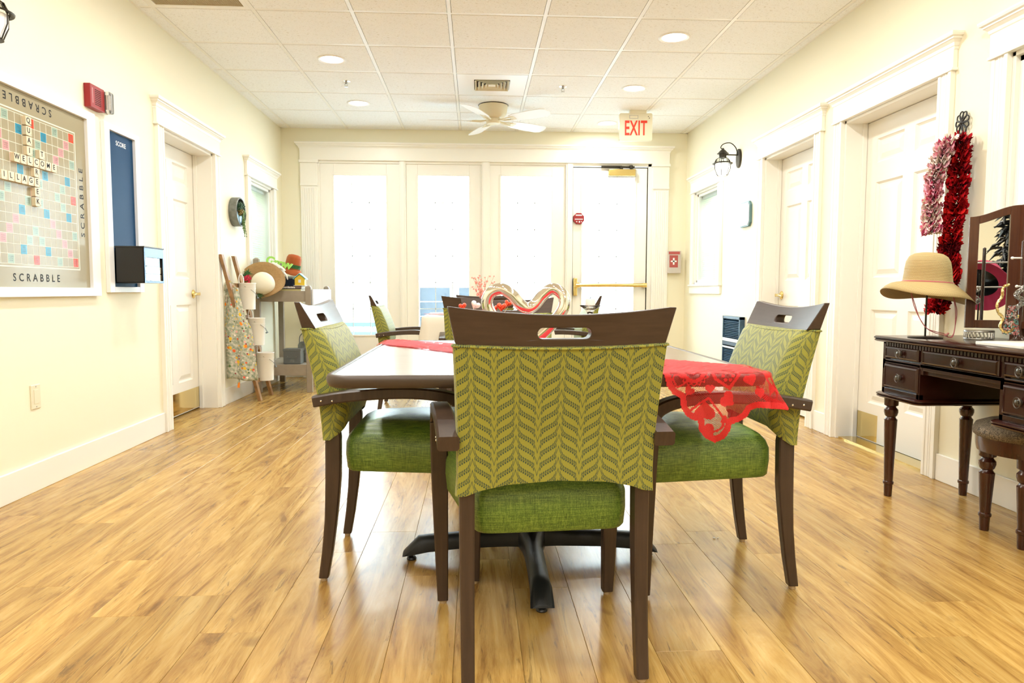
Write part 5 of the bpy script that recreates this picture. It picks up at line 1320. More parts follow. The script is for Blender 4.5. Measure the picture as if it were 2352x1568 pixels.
def floral():
    m, nt, b, out = newmat('floral_apron_cloth'); uv = nt.nodes.new('ShaderNodeUVMap'); uv.uv_map = 'UVMap'; v0 = uv.outputs[0]
    n = tex(nt, 'noise', 40.0, v0, 2); c = ramp(nt, n, [(.35, (.26, .31, .22)), (.5, (.42, .44, .35)), (.65, (.62, .60, .50))])
    for i, (sc, th, pal) in enumerate(((19, .30, [(0.0, (.75, .12, .03)), (.25, (.85, .25, .02)), (.5, (.80, .10, .05)), (.75, (.80, .50, .03))]), (27, .27, [(0, (.80, .42, .40)), (.3, (.85, .45, .03)), (.6, (.85, .78, .70)), (.8, (.10, .18, .06))]), (38, .25, [(0, (.30, .02, .04)), (.3, (.80, .60, .05)), (.55, (.82, .75, .68)), (.8, (.08, .14, .05))]))):
        vm = mapped(nt, v0, (1, 1, 1), (i*3.7, i*1.3, 0)); vn = nt.nodes.new('ShaderNodeTexVoronoi'); vn.inputs['Scale'].default_value = sc; vn.inputs['Randomness'].default_value = .8; nt.links.new(vm, vn.inputs['Vector'])
        sp_ = nt.nodes.new('ShaderNodeSeparateColor'); nt.links.new(vn.outputs['Color'], sp_.inputs[0])
        pc_ = ramp(nt, X(sp_.outputs[0]), pal, 'CONSTANT'); on = X.m('LESS_THAN', X(vn.outputs['Distance']), th)*X.m('GREATER_THAN', X(sp_.outputs[1]), .25)
        c = mix(nt, on, c, pc_)
    nt.links.new(c, b.inputs[0]); b.inputs['Roughness'].default_value = .8; return m
ap = thing('floral_apron', 'floral patterned apron hung on the left rail of the leaning ladder', 'apron', (0, 0, 0))
bm = NB(); uvl = bm.loops.layers.uv.new('UVMap'); NU, NV = 28, 30; G_ = []
for j in range(NV+1):
    t = j/NV; z = .955-t*.745; hw = interp(t, [0, .12, .32, .42, 1], [.055, .07, .095, .135, .150]); sh = interp(t, [0, 1], [-2.015, -1.955])
    row = []
    for i in range(NU+1):
        s = -1+2*i/NU; x = sh+s*hw*.98; y = 5.90-.0+t*.02+.012*math.sin(s*7+t*3)*(.3+t)+.02*s*s-(x+2.0)*.15; row.append(bm.verts.new((max(x, XL+.012), y, z-.01*math.sin(s*3)*t+(.02*(abs(s)) if j == 0 else 0))))
    G_.append(row)
for j in range(NV):
    for i in range(NU):
        F = bm.faces.new((G_[j][i], G_[j][i+1], G_[j+1][i+1], G_[j+1][i]))
        for lp, (ii, jj) in zip(F.loops, ((i, j), (i+1, j), (i+1, j+1), (i, j+1))): lp[uvl].uv = (ii/NU*.3, jj/NV*.75)
fm = floral(); o = obj('skirt', bm, fm, ap, smooth=180); s_ = o.modifiers.new('t', 'SOLIDIFY'); s_.thickness = .002
bm = NB(); uvl = bm.loops.layers.uv.new('UVMap')
def strap(bm, pts, w):
    P = catmull(pts, 6); a = [bm.verts.new(p+Vector((-w/2, 0, 0))) for p in P]; b = [bm.verts.new(p+Vector((w/2, 0, .0))) for p in P]
    for i in range(len(P)-1):
        F = bm.faces.new((a[i], b[i], b[i+1], a[i+1]))
        for lp, q in zip(F.loops, ((0, i), (.02, i), (.02, i+1), (0, i+1))): lp[uvl].uv = (q[0], q[1]*.01)
strap(bm, [(-2.06, 5.90, .95), (-2.045, 5.87, 1.00), (-2.02, 5.86, 1.035), (-1.985, 5.875, 1.0), (-1.965, 5.90, .95)], .02)
strap(bm, [(-1.985, 5.93, .45), (-1.98, 5.94, .30), (-1.985, 5.94, .14)], .02)
o = obj('neck_strap', bm, fm, ap); s_ = o.modifiers.new('t', 'SOLIDIFY'); s_.thickness = .0015

# ---------------------------------------------------------------- potting cart and what stands on it
ct_ = thing('potting_cart', 'taupe two shelf potting cart in the far left corner', 'cart', (-1.79, 7.03, 0))
for sx, sy, hh in ((-1, -1, 1.24), (1, -1, .985), (-1, 1, 1.24), (1, 1, .985)):
    bm = NB(); x, y = sx*.235, sy*.40; box(bm, x-.026, x+.026, y-.022, y+.022, 0, hh)
    L = [[Vector((x+a*s, y+b*s, z)) for a, b in ((-.026, -.022), (.026, -.022), (.026, .022), (-.026, .022))] for s, z in ((1, hh), (.4, hh+.015))]; rings(bm, L); obj('post', bm, M['taupe'], ct_, bevel=.002)
for nm, z0, z1 in (('tray', .850, .950), ('lower_shelf', .160, .262)):
    bm = NB(); box(bm, -.215, .215, -.410, -.388, z0, z1); box(bm, -.215, .215, .388, .410, z0, z1); box(bm, -.245, -.222, -.38, .38, z0, z1); box(bm, .222, .245, -.38, .38, z0, z1); box(bm, -.222, .222, -.388, .388, z1-.022, z1-.004); obj(nm, bm, M['taupe'], ct_, bevel=.002)
M['lit_side_pane'] = mat('pale_lit_side_and_pane', (.66, .70, .78), .3)
pl_ = thing('lit_tray_side', 'pale panel painting in the lit right side of the cart tray', 'tray', (-1.49, 7.03, 0))
bm = NB(); box(bm, -.018, .0, -.40, .40, .80, .965); obj('side_panel', bm, M['lit_side_pane'], pl_, bevel=.003)  # pale colour stands in for light falling on the tray side
pl_.location = (-1.510, 7.03, 0)
CZt = .948
def bk(x0, x1, y0, y1, z0, z1, c, lab, spine=None):
    b = thing('book', lab, 'book', ((x0+x1)/2, (y0+y1)/2, z0), group='gardening books on the cart')
    bm = NB(); w, l, h = (x1-x0)/2, (y1-y0)/2, z1-z0; box(bm, -w, w, -l, -l+.003, 0, h); box(bm, -w, w, -l, l, 0, .003); box(bm, -w, w, -l, l, h-.003, h); obj('cover', bm, mat('book_'+lab[:6], c, .5), b)
    bm = NB(); box(bm, -w+.003, w-.004, -l+.003, l-.004, .003, h-.003); obj('pages', bm, M['linen'], b)
    if spine: text_obj('spine_title', spine, .026, M['white'], b, basis((1, 0, 0), (0, 0, 1), (.0, -l-.0006, h/2)) , .0003, 1.0, .0006)
bk(-1.86, -1.63, 6.66, 6.82, CZt, CZt+.022, (.55, .48, .22), 'pale yellow book lowest under the other book on the cart')
bk(-1.855, -1.625, 6.655, 6.815, CZt+.022, CZt+.050, (.14, .09, .08), 'dark spined book titled Gardenista lying on the yellow book', 'Gardenista')
bh_ = thing('toy_birdhouse', 'small yellow birdhouse with teal roof on the books', 'birdhouse', (-1.650, 6.73, CZt+.0505))
M['byellow'] = mat('birdhouse_yellow', (.70, .48, .03), .5); M['bteal'] = mat('birdhouse_teal', (.16, .48, .52), .5)
bm = NB(); prism(bm, [(-.045, 0), (.045, 0), (.045, .068), (0, .105), (-.045, .068)], -.035, .035, basis((1, 0, 0), (0, 0, 1), (0, 0, 0))); obj('walls', bm, M['byellow'], bh_)
for s in (-1, 1):
    bm = NB(); L = [[Vector((s*x, y, z)) for x, z in ((0, .110), (.060, .060), (.060, .066), (0, .118))] for y in (-.045, .045)]; rings(bm, L); obj('roof', bm, M['bteal'], bh_)
bm = NB(); box(bm, -.012, .012, -.0365, -.035, .030, .058); obj('window_frame', bm, M['white'], bh_); bm = NB(); box(bm, -.0085, -.001, -.0375, -.0365, .034, .054); box(bm, .001, .0085, -.0375, -.0365, .034, .054); obj('pane', bm, M['lit_side_pane'], bh_)
bm = NB(); box(bm, -.055, .055, -.045, .045, -.0, .004); obj('base', bm, M['white'], bh_)
for v in bh_.children: pass
# dark planter bucket
db = thing('planter_bucket', 'dark navy bucket with pale rim behind the books on the cart', 'bucket', (-1.765, 6.93, CZt))
bm = NB(); lathe(bm, [(.085, 0), (.105, .125), (.108, .128), (.100, .128), (.082, .01), (0, .01)], n=28); obj('body', bm, mat('bucket_navy', (.02, .03, .06), .4), db, smooth=40)
bm = NB(); lathe(bm, [(.105, .118), (.113, .122), (.113, .138), (.105, .142), (.100, .138)], n=28, cap=False); obj('rim', bm, M['galv'], db, smooth=40)
# orange felt hat with green band
M['orange'] = mat('orange_felt', (.34, .07, .006), .8); M['leafgreen'] = mat('green_felt', (.02, .10, .02), .8)
oh = thing('orange_felt_hat', 'orange felt hat with green band propped above the bucket', 'hat', (-1.800, 7.02, CZt+.14), 0)
Mh = Matrix.Translation((0, 0, .075)) @ Matrix.Rotation(math.radians(12), 4, 'Y')
bm = NB(); lathe(bm, [(.075, .0), (.074, .05), (.070, .11), (.058, .135), (.03, .145), (0, .146)], n=28, M=Mh); obj('crown', bm, M['orange'], oh, smooth=60)
bm = NB(); lathe(bm, [(.0765, .01), (.0765, .045), (.074, .046), (.074, .009)], n=28, M=Mh, cap=False); obj('band', bm, M['leafgreen'], oh, smooth=40)
bm = NB(); L = []
for r, dz in ((.072, .0), (.09, -.006), (.118, -.03)):
    L.append([Mh @ Vector((r*math.cos(a)*(1.2 if math.cos(a) > 0 else 1.0), r*math.sin(a), dz+(-.045*max(0, math.cos(a))-.02*math.sin(3*a))*(r > .08))) for a in [2*PI*k/32 for k in range(32)]])
rings(bm, L, True, False); o = obj('brim', bm, M['orange'], oh, smooth=60); s_ = o.modifiers.new('t', 'SOLIDIFY'); s_.thickness = .003
# green lettering sign
gs = thing('garden_word_sign', 'bright green cut out script sign on the cart', 'sign', (-1.918, 6.875, CZt+.0))
M['lime'] = mat('lime_paint', (.38, .72, .12), .4)
bm = NB(); tube(bm, [(0, 0, 0), (0, 0, .25)], .004, 6); lathe(bm, [(.03, 0), (.03, .006), (0, .007)], n=16); obj('stake', bm, M['oak'], gs)
text_obj('lettering', 'Grow', .115, M['lime'], gs, basis((1, 0, -.22), (.22, 0, 1), (.035, -.012, .268)), .006, .85, .004)
# garden gloves
gl = thing('garden_gloves', 'pair of white garden gloves draped at the front of the cart', 'gloves', (-1.88, 6.72, CZt))
rg_ = random.Random(4)
for k in range(2):
    bm = NB(); o0 = Vector((-.03+.06*k, -.02*k, .16+.02*k))
    sweep(bm, catmull([o0+Vector((-.06, 0, .07)), o0+Vector((-.02, 0, .05)), o0+Vector((.03, -.01, .02)), o0+Vector((.055, -.015, -.005))], 4), [(.030*math.cos(a), .010*math.sin(a)) for a in [2*PI*i/12 for i in range(12)]], up=(0, -1, .2))
    for f_ in range(4):
        st = o0+Vector((.05, -.015, -.005))+Vector((.006*f_-.004, -.006*f_+.008, .012-.008*f_)); tube(bm, catmull([st, st+Vector((.022, -.006, -.018)), st+Vector((.034, -.010, -.045-.004*f_))], 4), [.0075]*7+[.006, .004], 8)
    tube(bm, catmull([o0+Vector((.01, -.01, .03)), o0+Vector((.035, -.03, .035)), o0+Vector((.055, -.035, .025))], 4), [.008]*7+[.007, .004], 8)
    obj('glove', bm, mat('glove_cotton%d' % k, (.74, .74, .70), .8), gl, smooth=60)
bm = NB(); lathe(bm, [(.04, 0), (.05, .14), (.046, .14), (.036, .008), (0, .008)], (0, .03, 0), 20)
gp = obj('glove_pot', bm, mat('grey_pot', (.09, .10, .11), .5), None, smooth=40); gp.location = (-1.93, 6.73, CZt); tag(gp, 'small dark pot under the white garden gloves', 'pot')
# garden hat with cream crown hanging crown outward
gh = thing('garden_straw_hat', 'tan brimmed hat with cream crown and flowers hung on the cart corner', 'hat', (-1.945, 6.50, 1.035))
Mg = Matrix.Rotation(math.radians(8), 4, 'Z') @ Matrix.Rotation(math.radians(78), 4, 'X') @ Matrix.Rotation(math.radians(0), 4, 'Y')
M['tanstraw'] = mat('tan_felt', (.34, .205, .08), .75, noise_amt=.1, nscale=60); M['creamcrown'] = mat('cream_crown', (.80, .76, .62), .7, bump=.15, bscale=300)
bm = NB(); lathe(bm, [(.100, 0), (.101, .04), (.096, .08), (.078, .112), (.05, .128), (.02, .134), (0, .135)], n=36, M=Matrix.Translation((.02, 0, -.025)) @ Mg); obj('crown', bm, M['creamcrown'], gh, smooth=70)
bm = NB(); L = []
for r, f in ((.085, 0), (.12, .3), (.16, .7), (.195, 1)):
    L.append([Matrix.Translation((.01, 0, 0)) @ Mg @ Vector((r*math.cos(a), r*math.sin(a)*.86+.015*f, -.01-.03*f*math.sin(2*a+.6)-.025*f*math.cos(3*a))) for a in [2*PI*k/48 for k in range(48)]])
rings(bm, L, True, False); o = obj('brim', bm, M['tanstraw'], gh, smooth=180); s_ = o.modifiers.new('t', 'SOLIDIFY'); s_.thickness = .003
fl = [((-.105, -.05, .03), (.55, .02, .06), 'red'), ((-.10, -.055, -.035), (.60, .02, .05), 'red'), ((-.105, -.045, .075), (.03, .12, .03), 'leaf'), ((-.13, -.04, .05), (.03, .10, .03), 'leaf'), ((-.085, -.06, -.075), (.62, .44, .22), 'dry'), ((-.06, -.065, -.105), (.60, .40, .2), 'dry'), ((-.10, -.05, -.10), (.66, .48, .26), 'dry'), ((.0, -.06, -.125), (.05, .10, .03), 'leaf')]
for k, (p, c, kd) in enumerate(fl):
    bm = NB()
    for i in range(14):
        a = i*2.4; r = .010+.0016*i; q = Vector(p)+Vector((r*math.cos(a), -.012+.0008*i, r*math.sin(a)))
        if kd == 'leaf': tube(bm, [Vector(p), (Vector(p)+q)/2+Vector((0, -.006, 0)), Vector(p)+(q-Vector(p))*1.6], [.002, .007, .001], 5)
        else: ball(bm, q, .009 if kd == 'red' else .007, 7, 5, sc=(1, .5, 1))
    obj('flower' if kd != 'leaf' else 'leaf', bm, mat('hat_%s%d' % (kd, k), c, .7), gh, smooth=60)
bm = NB(); sweep(bm, catmull([(-.07, -.03, -.11), (-.06, -.035, -.15), (-.055, -.03, -.185)], 4), [(-.02, -.001), (.02, -.001), (.02, .001), (-.02, .001)], up=(0, -1, 0)); obj('ribbon', bm, M['tanstraw'], gh)
# lower shelf
mb = thing('grey_storage_box', 'small dark grey metal box on the lower cart shelf', 'box', (-1.735, 6.76, .2585))
bm = NB(); box(bm, -.080, .080, -.065, .065, 0, .125); obj('body', bm, M['greymetal'], mb, bevel=.004)
bm = NB(); box(bm, -.084, .084, -.069, .069, .122, .145); obj('lid', bm, M['greymetal'], mb, bevel=.004)
bm = NB(); tube(bm, catmull([(-.04, -.067, .075), (-.038, -.08, .065), (0, -.083, .06), (.038, -.08, .065), (.04, -.067, .075)], 4), .003, 6); obj('handle', bm, M['galv'], mb, smooth=60)
bm = NB(); box(bm, -.02, .02, -.066, -.065, .02, .045); obj('label_plate', bm, M['galv'], mb)
wc = thing('watering_can', 'pale metal watering can behind the grey box on the lower cart shelf', 'watering can', (-1.665, 6.98, .2585))
bm = NB(); lathe(bm, [(.085, 0), (.088, .01), (.082, .16), (.070, .19), (.060, .192), (.062, .18), (.078, .15), (.083, .01), (0, .006)], n=28); obj('body', bm, M['galv'], wc, smooth=40)
bm = NB(); tube(bm, catmull([(-.07, 0, .17), (-.06, 0, .25), (0, 0, .295), (.06, 0, .25), (.07, 0, .17)], 6), .005, 8); obj('handle', bm, M['galv'], wc, smooth=60)
bm = NB(); tube(bm, [(.03, -.07, .05), (.04, -.14, .15), (.045, -.17, .22)], [.014, .011, .010], 10); lathe(bm, [(.010, 0), (.030, .02), (.03, .024), (0, .027)], n=16, M=basis((1, 0, 0), (0, .5, .8), (.045, -.168, .215))); obj('spout', bm, M['greymetal'], wc, smooth=50)

# ---------------------------------------------------------------- dressing table (against the right wall)
VX, VYa, VYb = 1.90, 2.205, 3.160      # front plane, near end, far end
va = thing('dressing_table', 'dark mahogany dressing table with turned legs at the right wall', 'dressing table', (2.12, 2.68, 0))
def vbox(bm, x0, x1, y0, y1, z0, z1): return box(bm, x0-2.12, x1-2.12, y0-2.68, y1-2.68, z0, z1)
def slab(bm, x0, x1, y0, y1, z0, z1, cr):
    """moulded slab"""
    cx, cy = (x0+x1)/2-2.12, (y0+y1)/2-2.68; L = []; h = z1-z0
    for o_, zz in ((-.010, z0), (-.003, z0+h*.15), (-.001, z0+h*.35), (-.006, z0+h*.45), (-.004, z0+h*.5), (0, z0+h*.6), (0, z0+h*.8), (-.006, z1)):
        L.append([Vector((cx+a, cy+b, zz)) for a, b in rrect(x1-x0+2*o_, y1-y0+2*o_, cr, 4)])
    rings(bm, L)
bm = NB(); slab(bm, 1.868, 2.335, 2.17, 3.195, .724, .750, .012); obj('table_top', bm, M['mahog'], va, smooth=35)
bm = NB()
vbox(bm, VX+.012, 2.32, VYa+.01, VYb-.01, .600, .724)           # carcase behind the drawer fronts
for y0, y1 in ((VYb-.022, VYb), (2.885, 2.865), (2.425, 2.405), (VYa, VYa+.022)): vbox(bm, VX, 2.32, min(y0, y1), max(y0, y1), .600, .724)
vbox(bm, VX, VX+.02, VYa, VYb, .714, .724); vbox(bm, VX, VX+.02, VYa, VYb, .630, .645)
vbox(bm, VX, VX+.02, 2.42, 2.87, .618, .646)
obj('carcase', bm, M['mahog'], va, bevel=.0015)
for nm, (y0, y1) in (('pedestal', (2.885, VYb)), ('pedestal', (VYa, 2.425))):
    bm = NB(); vbox(bm, VX+.012, 2.32, y0+.001, y1-.001, .490, .600)
    for a, b in ((y0, y0+.02), (y1-.02, y1)): vbox(bm, VX, 2.32, a, b, .490, .632)
    vbox(bm, VX, VX+.02, y0, y1, .490, .512); vbox(bm, VX, VX+.02, y0, y1, .626, .640)
    pd = obj(nm, bm, M['mahog'], va, bevel=.0015)
    bm = NB(); slab(bm, 1.872, 2.335, y0-.025, y1+.025, .466, .490, .035); obj('base_moulding', bm, M['mahog'], pd, smooth=35)
bm = NB(); n = 46
for k in range(n):
    y = VYa+.025+k*(VYb-VYa-.05)/n; vbox(bm, VX-.004, VX+.013, y, y+.013, .702, .723)
obj('dentil_strip', bm, M['mahog'], va)
def drawer(y0, y1, z0, z1, knobz=None):
    bm = NB(); yy0, yy1 = y0-2.68, y1-2.68; f = VX-2.12
    def lp(i, x): return [Vector((x, yy0+i, z0+i)), Vector((x, yy1-i, z0+i)), Vector((x, yy1-i, z1-i)), Vector((x, yy0+i, z1-i))]
    rings(bm, [lp(0, f+.012), lp(0, f-.004), lp(.003, f-.009), lp(.009, f-.012), lp(.010, f-.009)]); dr = obj('drawer', bm, M['mahog'], va)
    kc = Vector((f-.010, (yy0+yy1)/2, (z0+z1)/2)); bm = NB(); Mk = basis((0, -1, 0), (0, 0, 1), kc)
    lathe(bm, [(.012, 0), (.012, .003), (.006, .006), (.006, .012), (.010, .015), (.0, .018)], n=18, M=Mk)
    tube(bm, [Mk @ Vector((.0155*math.cos(a), .0185*math.sin(a)-.002, .0135)) for a in [2*PI*k/20 for k in range(20)]], .0022, 6, closed=True)
    obj('ring_pull', bm, M['pull'], dr, smooth=50)
drawer(2.890, 3.132, .652, .706); drawer(2.428, 2.862, .648, .706); drawer(2.228, 2.402, .652, .706)
drawer(2.888, 3.134, .518, .624); drawer(2.228, 2.402, .518, .624)
def turned(x, y, top, par, scale=1.0, m_='mahogz'):
    bm = NB(); h = top
    pr = [(.016, 0.0), (.017, .004), (.019, .055), (.0225, .058), (.0235, .064), (.0225, .070), (.019, .073), (.0275, h-.115), (.0285, h-.105), (.022, h-.098), (.020, h-.092), (.026, h-.086), (.0305, h-.070), (.030, h-.058), (.022, h-.048), (.020, h-.044), (.030, h-.038), (.031, h-.010), (.031, h)]
    lathe(bm, [(r*scale, z) for r, z in pr], (x, y, 0), 20); return obj('leg', bm, M[m_], par, smooth=35)
for x, y in ((1.930, 3.128), (2.290, 3.122), (1.930, 2.245), (2.290, 2.245)): turned(x-2.12, y-2.68, .467, va)
# folded three-way mirror: the left wing faces the viewer
mr = thing('dressing_mirror', 'dark wood framed folding mirror on the dressing table', 'mirror', (2.27, 2.835, .7505))
def wing(A, B, z0, z1l, z1r, name):
    A = Vector(A); B = Vector(B); w = (B-A).length; ex = (B-A).normalized(); Mx = basis(ex, (0, 0, 1), A); fw = .036
    def topz(s): return z1l+(z1r-z1l)*(.5-.5*math.cos(PI*min(1, s/w)))
    bm = NB()
    n = 16
    def strip(x0, x1, zf0, zf1, k=8):
        L = []
        for i in range(k+1):
            x = x0+(x1-x0)*i/k; L.append([Mx @ Vector((x, zf0(x), -.009)), Mx @ Vector((x, zf1(x), -.009)), Mx @ Vector((x, zf1(x), .009)), Mx @ Vector((x, zf0(x), .009))])
        rings(bm, L)
    strip(0, fw, lambda x: z0, topz, 3); strip(w-fw, w, lambda x: z0, topz, 3); strip(fw, w-fw, lambda x: z0, lambda x: z0+.034, 1); strip(fw, w-fw, lambda x: topz(x)-.034, topz, 10)
    o = obj(name, bm, M['mirrorwood'], mr, bevel=.002)
    bm = NB(); L = []
    for i in range(9):
        x = fw-.002+(w-2*fw+.004)*i/8; L.append([Mx @ Vector((x, z0+.030, .002)), Mx @ Vector((x, topz(x)-.030, .002))])
    rings(bm, L, False, False); obj('mirror_glass', bm, M['mirror'], o)
    bm = NB(); L = []
    for i in range(9):
        x = fw+(w-2*fw)*i/8; L.append([Mx @ Vector((x, z0+.030, -.004)), Mx @ Vector((x, topz(x)-.030, -.004))])
    rings(bm, L, False, False); obj('backing_board', bm, M['dark'], o)
off = Vector((2.27, 2.835, .7505))
wing(Vector((2.098, 2.900, 0))-Vector((2.27, 2.835, 0)), Vector((0, 0, 0)), .050, .520, .565, 'left_wing')
wing(Vector((0.004, -.004, 0)), Vector((.03, -.40, 0)), .050, .565, .565, 'centre_panel')
bm = NB(); box(bm, -.02, .045, -.03, .0, 0, .06); box(bm, 0, .06, -.41, -.38, 0, .06); obj('stand_foot', bm, M['mirrorwood'], mr)
# silver openwork tray
sv = thing('silver_openwork_stand', 'round silver openwork stand beneath the folding mirror', 'tray', (2.165, 2.90, .7505))
bm = NB(); R = .055
tube(bm, [(R*math.cos(a), R*math.sin(a), .004) for a in [2*PI*k/32 for k in range(32)]], .003, 6, closed=True); tube(bm, [(R*math.cos(a), R*math.sin(a), .034) for a in [2*PI*k/32 for k in range(32)]], .003, 6, closed=True)
for k in range(24):
    a, b = 2*PI*k/24, 2*PI*(k+.5)/24; c = 2*PI*(k+1)/24
    tube(bm, [(R*math.cos(a), R*math.sin(a), .004), (R*math.cos(b), R*math.sin(b), .034)], .0018, 4); tube(bm, [(R*math.cos(b), R*math.sin(b), .034), (R*math.cos(c), R*math.sin(c), .004)], .0018, 4)
obj('lattice_ring', bm, M['nickel'], sv, smooth=60); bm = NB(); lathe(bm, [(.052, .036), (.056, .037), (.056, .040), (0, .040)], n=28); obj('top_plate', bm, M['nickel'], sv, smooth=40)
wt = thing('cream_jewellery_tray', 'low cream tray at the right end of the dressing table', 'tray', (2.09, 2.50, .7505))
bm = NB(); prism(bm, rrect(.30, .24, .008, 3), 0, .012); obj('tray_body', bm, M['pottery'], wt, bevel=.002)
bm = NB(); prism(bm, rrect(.27, .21, .006, 3), .012, .014); obj('tray_lining', bm, M['linen'], wt)
# jewellery stand with necklaces
js = thing('jewellery_stand', 'white knobbed necklace stand at the right picture edge', 'jewellery stand', (2.115, 2.64, .7505))
bm = NB(); lathe(bm, [(.045, .0), (.047, .006), (.02, .02), (.01, .035), (.007, .06), (.007, .40), (0, .405)], (0.02, 0, 0), 20); obj('base', bm, M['mahogz'], js, smooth=50)
for z in (.335, .225):
    bm = NB(); tube(bm, [((-.022 if z > .3 else .0), 0, z), (.12, 0, z)], .0035, 8); ball(bm, ((-.024 if z > .3 else .0), 0, z), .006); ball(bm, (.125, 0, z), .0065); obj('crossbar', bm, M['pottery'], js, smooth=60)
def chain(name, pts, r, m_, lab, seed):
    P = catmull(pts, 9); bm = NB(); rn = random.Random(seed)
    for i, p in enumerate(P): tube(bm, [p+Vector((rn.uniform(-1, 1), rn.uniform(-1, 1), rn.uniform(-1, 1)))*r*.3, p+(P[min(i+1, len(P)-1)]-p)*1.3+Vector((0, 0, .0003))], r*rn.uniform(.8, 1.15), 6)
    o = obj(name, bm, m_, None, smooth=60); tag(o, lab, 'necklace', 'necklaces on the jewellery stand'); return o
ox, oy, oz = 2.06, 2.622, .7505+.232
chain('gold_necklace', [(ox+.01, oy, oz), (ox-.022, oy-.01, oz-.012), (ox-.024, oy-.01, oz-.045), (ox-.042, oy-.01, oz-.075), (ox-.038, oy-.01, oz-.105), (ox-.018, oy-.01, oz-.13), (ox-.026, oy-.01, oz-.165), (ox-.004, oy-.012, oz-.185), (ox+.022, oy-.012, oz-.175), (ox+.026, oy-.012, oz-.15), (ox+.045, oy-.008, oz-.12)], .0052, mat('gold_metal', (.75, .58, .25), .28, metal=1.0), 'chunky twisted gold necklace at the right picture edge', 1)
rn = random.Random(6); bm = NB()
for k in range(60):
    t = k/59; a = t*PI; c = Vector((ox+.045+.03*math.cos(a*3)*.5, oy-.012, oz-.01-.085*t)); Mx = Matrix.Translation(c) @ Euler((rn.uniform(0, 3), rn.uniform(0, 3), 0)).to_matrix().to_4x4()
    tube(bm, [Mx @ Vector((.0085*math.cos(b), .0085*math.sin(b), 0)) for b in [2*PI*i/10 for i in range(10)]], .0013, 4, closed=True)
o = obj('silver_chain_necklace', bm, M['nickel'], None, smooth=60); tag(o, 'silver ring link necklace beside the gold necklace', 'necklace', 'necklaces on the jewellery stand')
bc = thing('beaded_tassel', 'multicoloured beaded necklace hanging below the silver chain', 'necklace', (2.085, 2.62, .79), group='necklaces on the jewellery stand')
for kk, cc in enumerate(((.35, .10, .09), (.10, .22, .20), (.42, .30, .26))):
    bm = NB()
    for k in range(110): t = rn.random(); r_ = .010+.016*t; a = rn.uniform(0, 6.28); ball(bm, (r_*math.cos(a), r_*math.sin(a), .11*(1-t)), .0036, 6, 4)
    o = obj('beads', bm, mat('bead%d' % kk, cc, .3), bc, smooth=60); o['kind'] = 'stuff'

# straw sun hat on a wire stand
HX, HY = 1.992, 3.00
hs = thing('hat_stand', 'thin black metal hat stand on the dressing table', 'hat stand', (HX, HY, .7505))
bm = NB(); lathe(bm, [(.068, 0), (.070, .002), (.066, .005), (.008, .008), (0, .008)], n=32); obj('base_disc', bm, M['bronze'], hs, smooth=40)
bm = NB(); tube(bm, [(0, 0, .006), (0, 0, .335)], .0042, 8); obj('rod', bm, M['bronze'], hs, smooth=60)
bm = NB(); lathe(bm, [(.0, .352), (.04, .348), (.05, .338), (.04, .333), (0, .333)], n=20); obj('top_cap', bm, M['bronze'], hs, smooth=40)
sh = thing('straw_sun_hat', 'wide brimmed natural straw sun hat on the metal stand', 'hat', (HX, HY, .7505))
def straw():
    m, nt, b, out = newmat('straw_braid'); co = coords(nt, 'UV'); sp_ = nt.nodes.new('ShaderNodeSeparateXYZ'); nt.links.new(co, sp_.inputs[0])
    v = X(sp_.outputs[1]); u = X(sp_.outputs[0]); band = X.m('FRACT', v*38.0); bnd = X.m('ABSOLUTE', band-.5)*2.0
    w = X.m('ABSOLUTE', X.m('FRACT', u*140.0+X.m('FLOOR', v*38.0)*.5)-.5)*2.0
    h = bnd*-1.0+1.0
    c = ramp(nt, h*.65+w*.35, [(.05, (.20, .125, .04)), (.35, (.38, .265, .10)), (.8, (.50, .37, .165))]); nt.links.new(c, b.inputs[0]); b.inputs['Roughness'].default_value = .6
    bumped(nt, b, h*.7+w*.3, .5, .0025); return m
M['straw'] = straw()
bm = NB(); uvl = bm.loops.layers.uv.new('UVMap'); NH = 96
prof = [(.004, .373, 0), (.03, .372, 0), (.055, .367, 0), (.073, .355, 0), (.084, .334, 0), (.089, .305, 0), (.092, .275, 0), (.095, .250, 0), (.099, .241, 0), (.112, .235, .2), (.130, .225, .45), (.150, .211, .75), (.168, .195, .95), (.183, .178, 1)]
R = []; sv_ = [0]
for a, b in zip(prof[:-1], prof[1:]): sv_.append(sv_[-1]+math.hypot(a[0]-b[0], a[1]-b[1]))
for r, z, f in prof:
    row = []
    for k in range(NH):
        a = 2*PI*k/NH; c, s2 = math.cos(a), math.sin(a)
        zz = z+f*(.022*(-c)+.006*math.sin(2*a+.5)+.010*math.sin(3*a-1))-(r*c*.06 if f == 0 else .0063*c)
        row.append(bm.verts.new((r*c*(1.0+.0*f), r*s2, zz)))
    R.append(row)
for j in range(len(R)-1):
    for k in range(NH):
        q = (k+1) % NH; F = bm.faces.new((R[j][k], R[j][q], R[j+1][q], R[j+1][k]))
        for lp, (uu, vv) in zip(F.loops, ((k/NH, sv_[j]), ((k+1)/NH, sv_[j]), ((k+1)/NH, sv_[j+1]), (k/NH, sv_[j+1]))): lp[uvl].uv = (uu, vv*4)
bm.faces.new(list(reversed(R[0])))
o = obj('hat_body', bm, M['straw'], sh, smooth=180, fix=False); s_ = o.modifiers.new('t', 'SOLIDIFY'); s_.thickness = .0022; s_.offset = -1
M['pinkcord'] = mat('pink_cord', (.50, .12, .14), .5)
bm = NB(); tube(bm, [(.0985*math.cos(a), .0985*math.sin(a), .2425-.0063*math.cos(a)+.002) for a in [2*PI*k/48 for k in range(48)]], .0030, 8, closed=True); obj('hat_band', bm, M['pinkcord'], sh, smooth=60, label='thin pink cord round the crown')
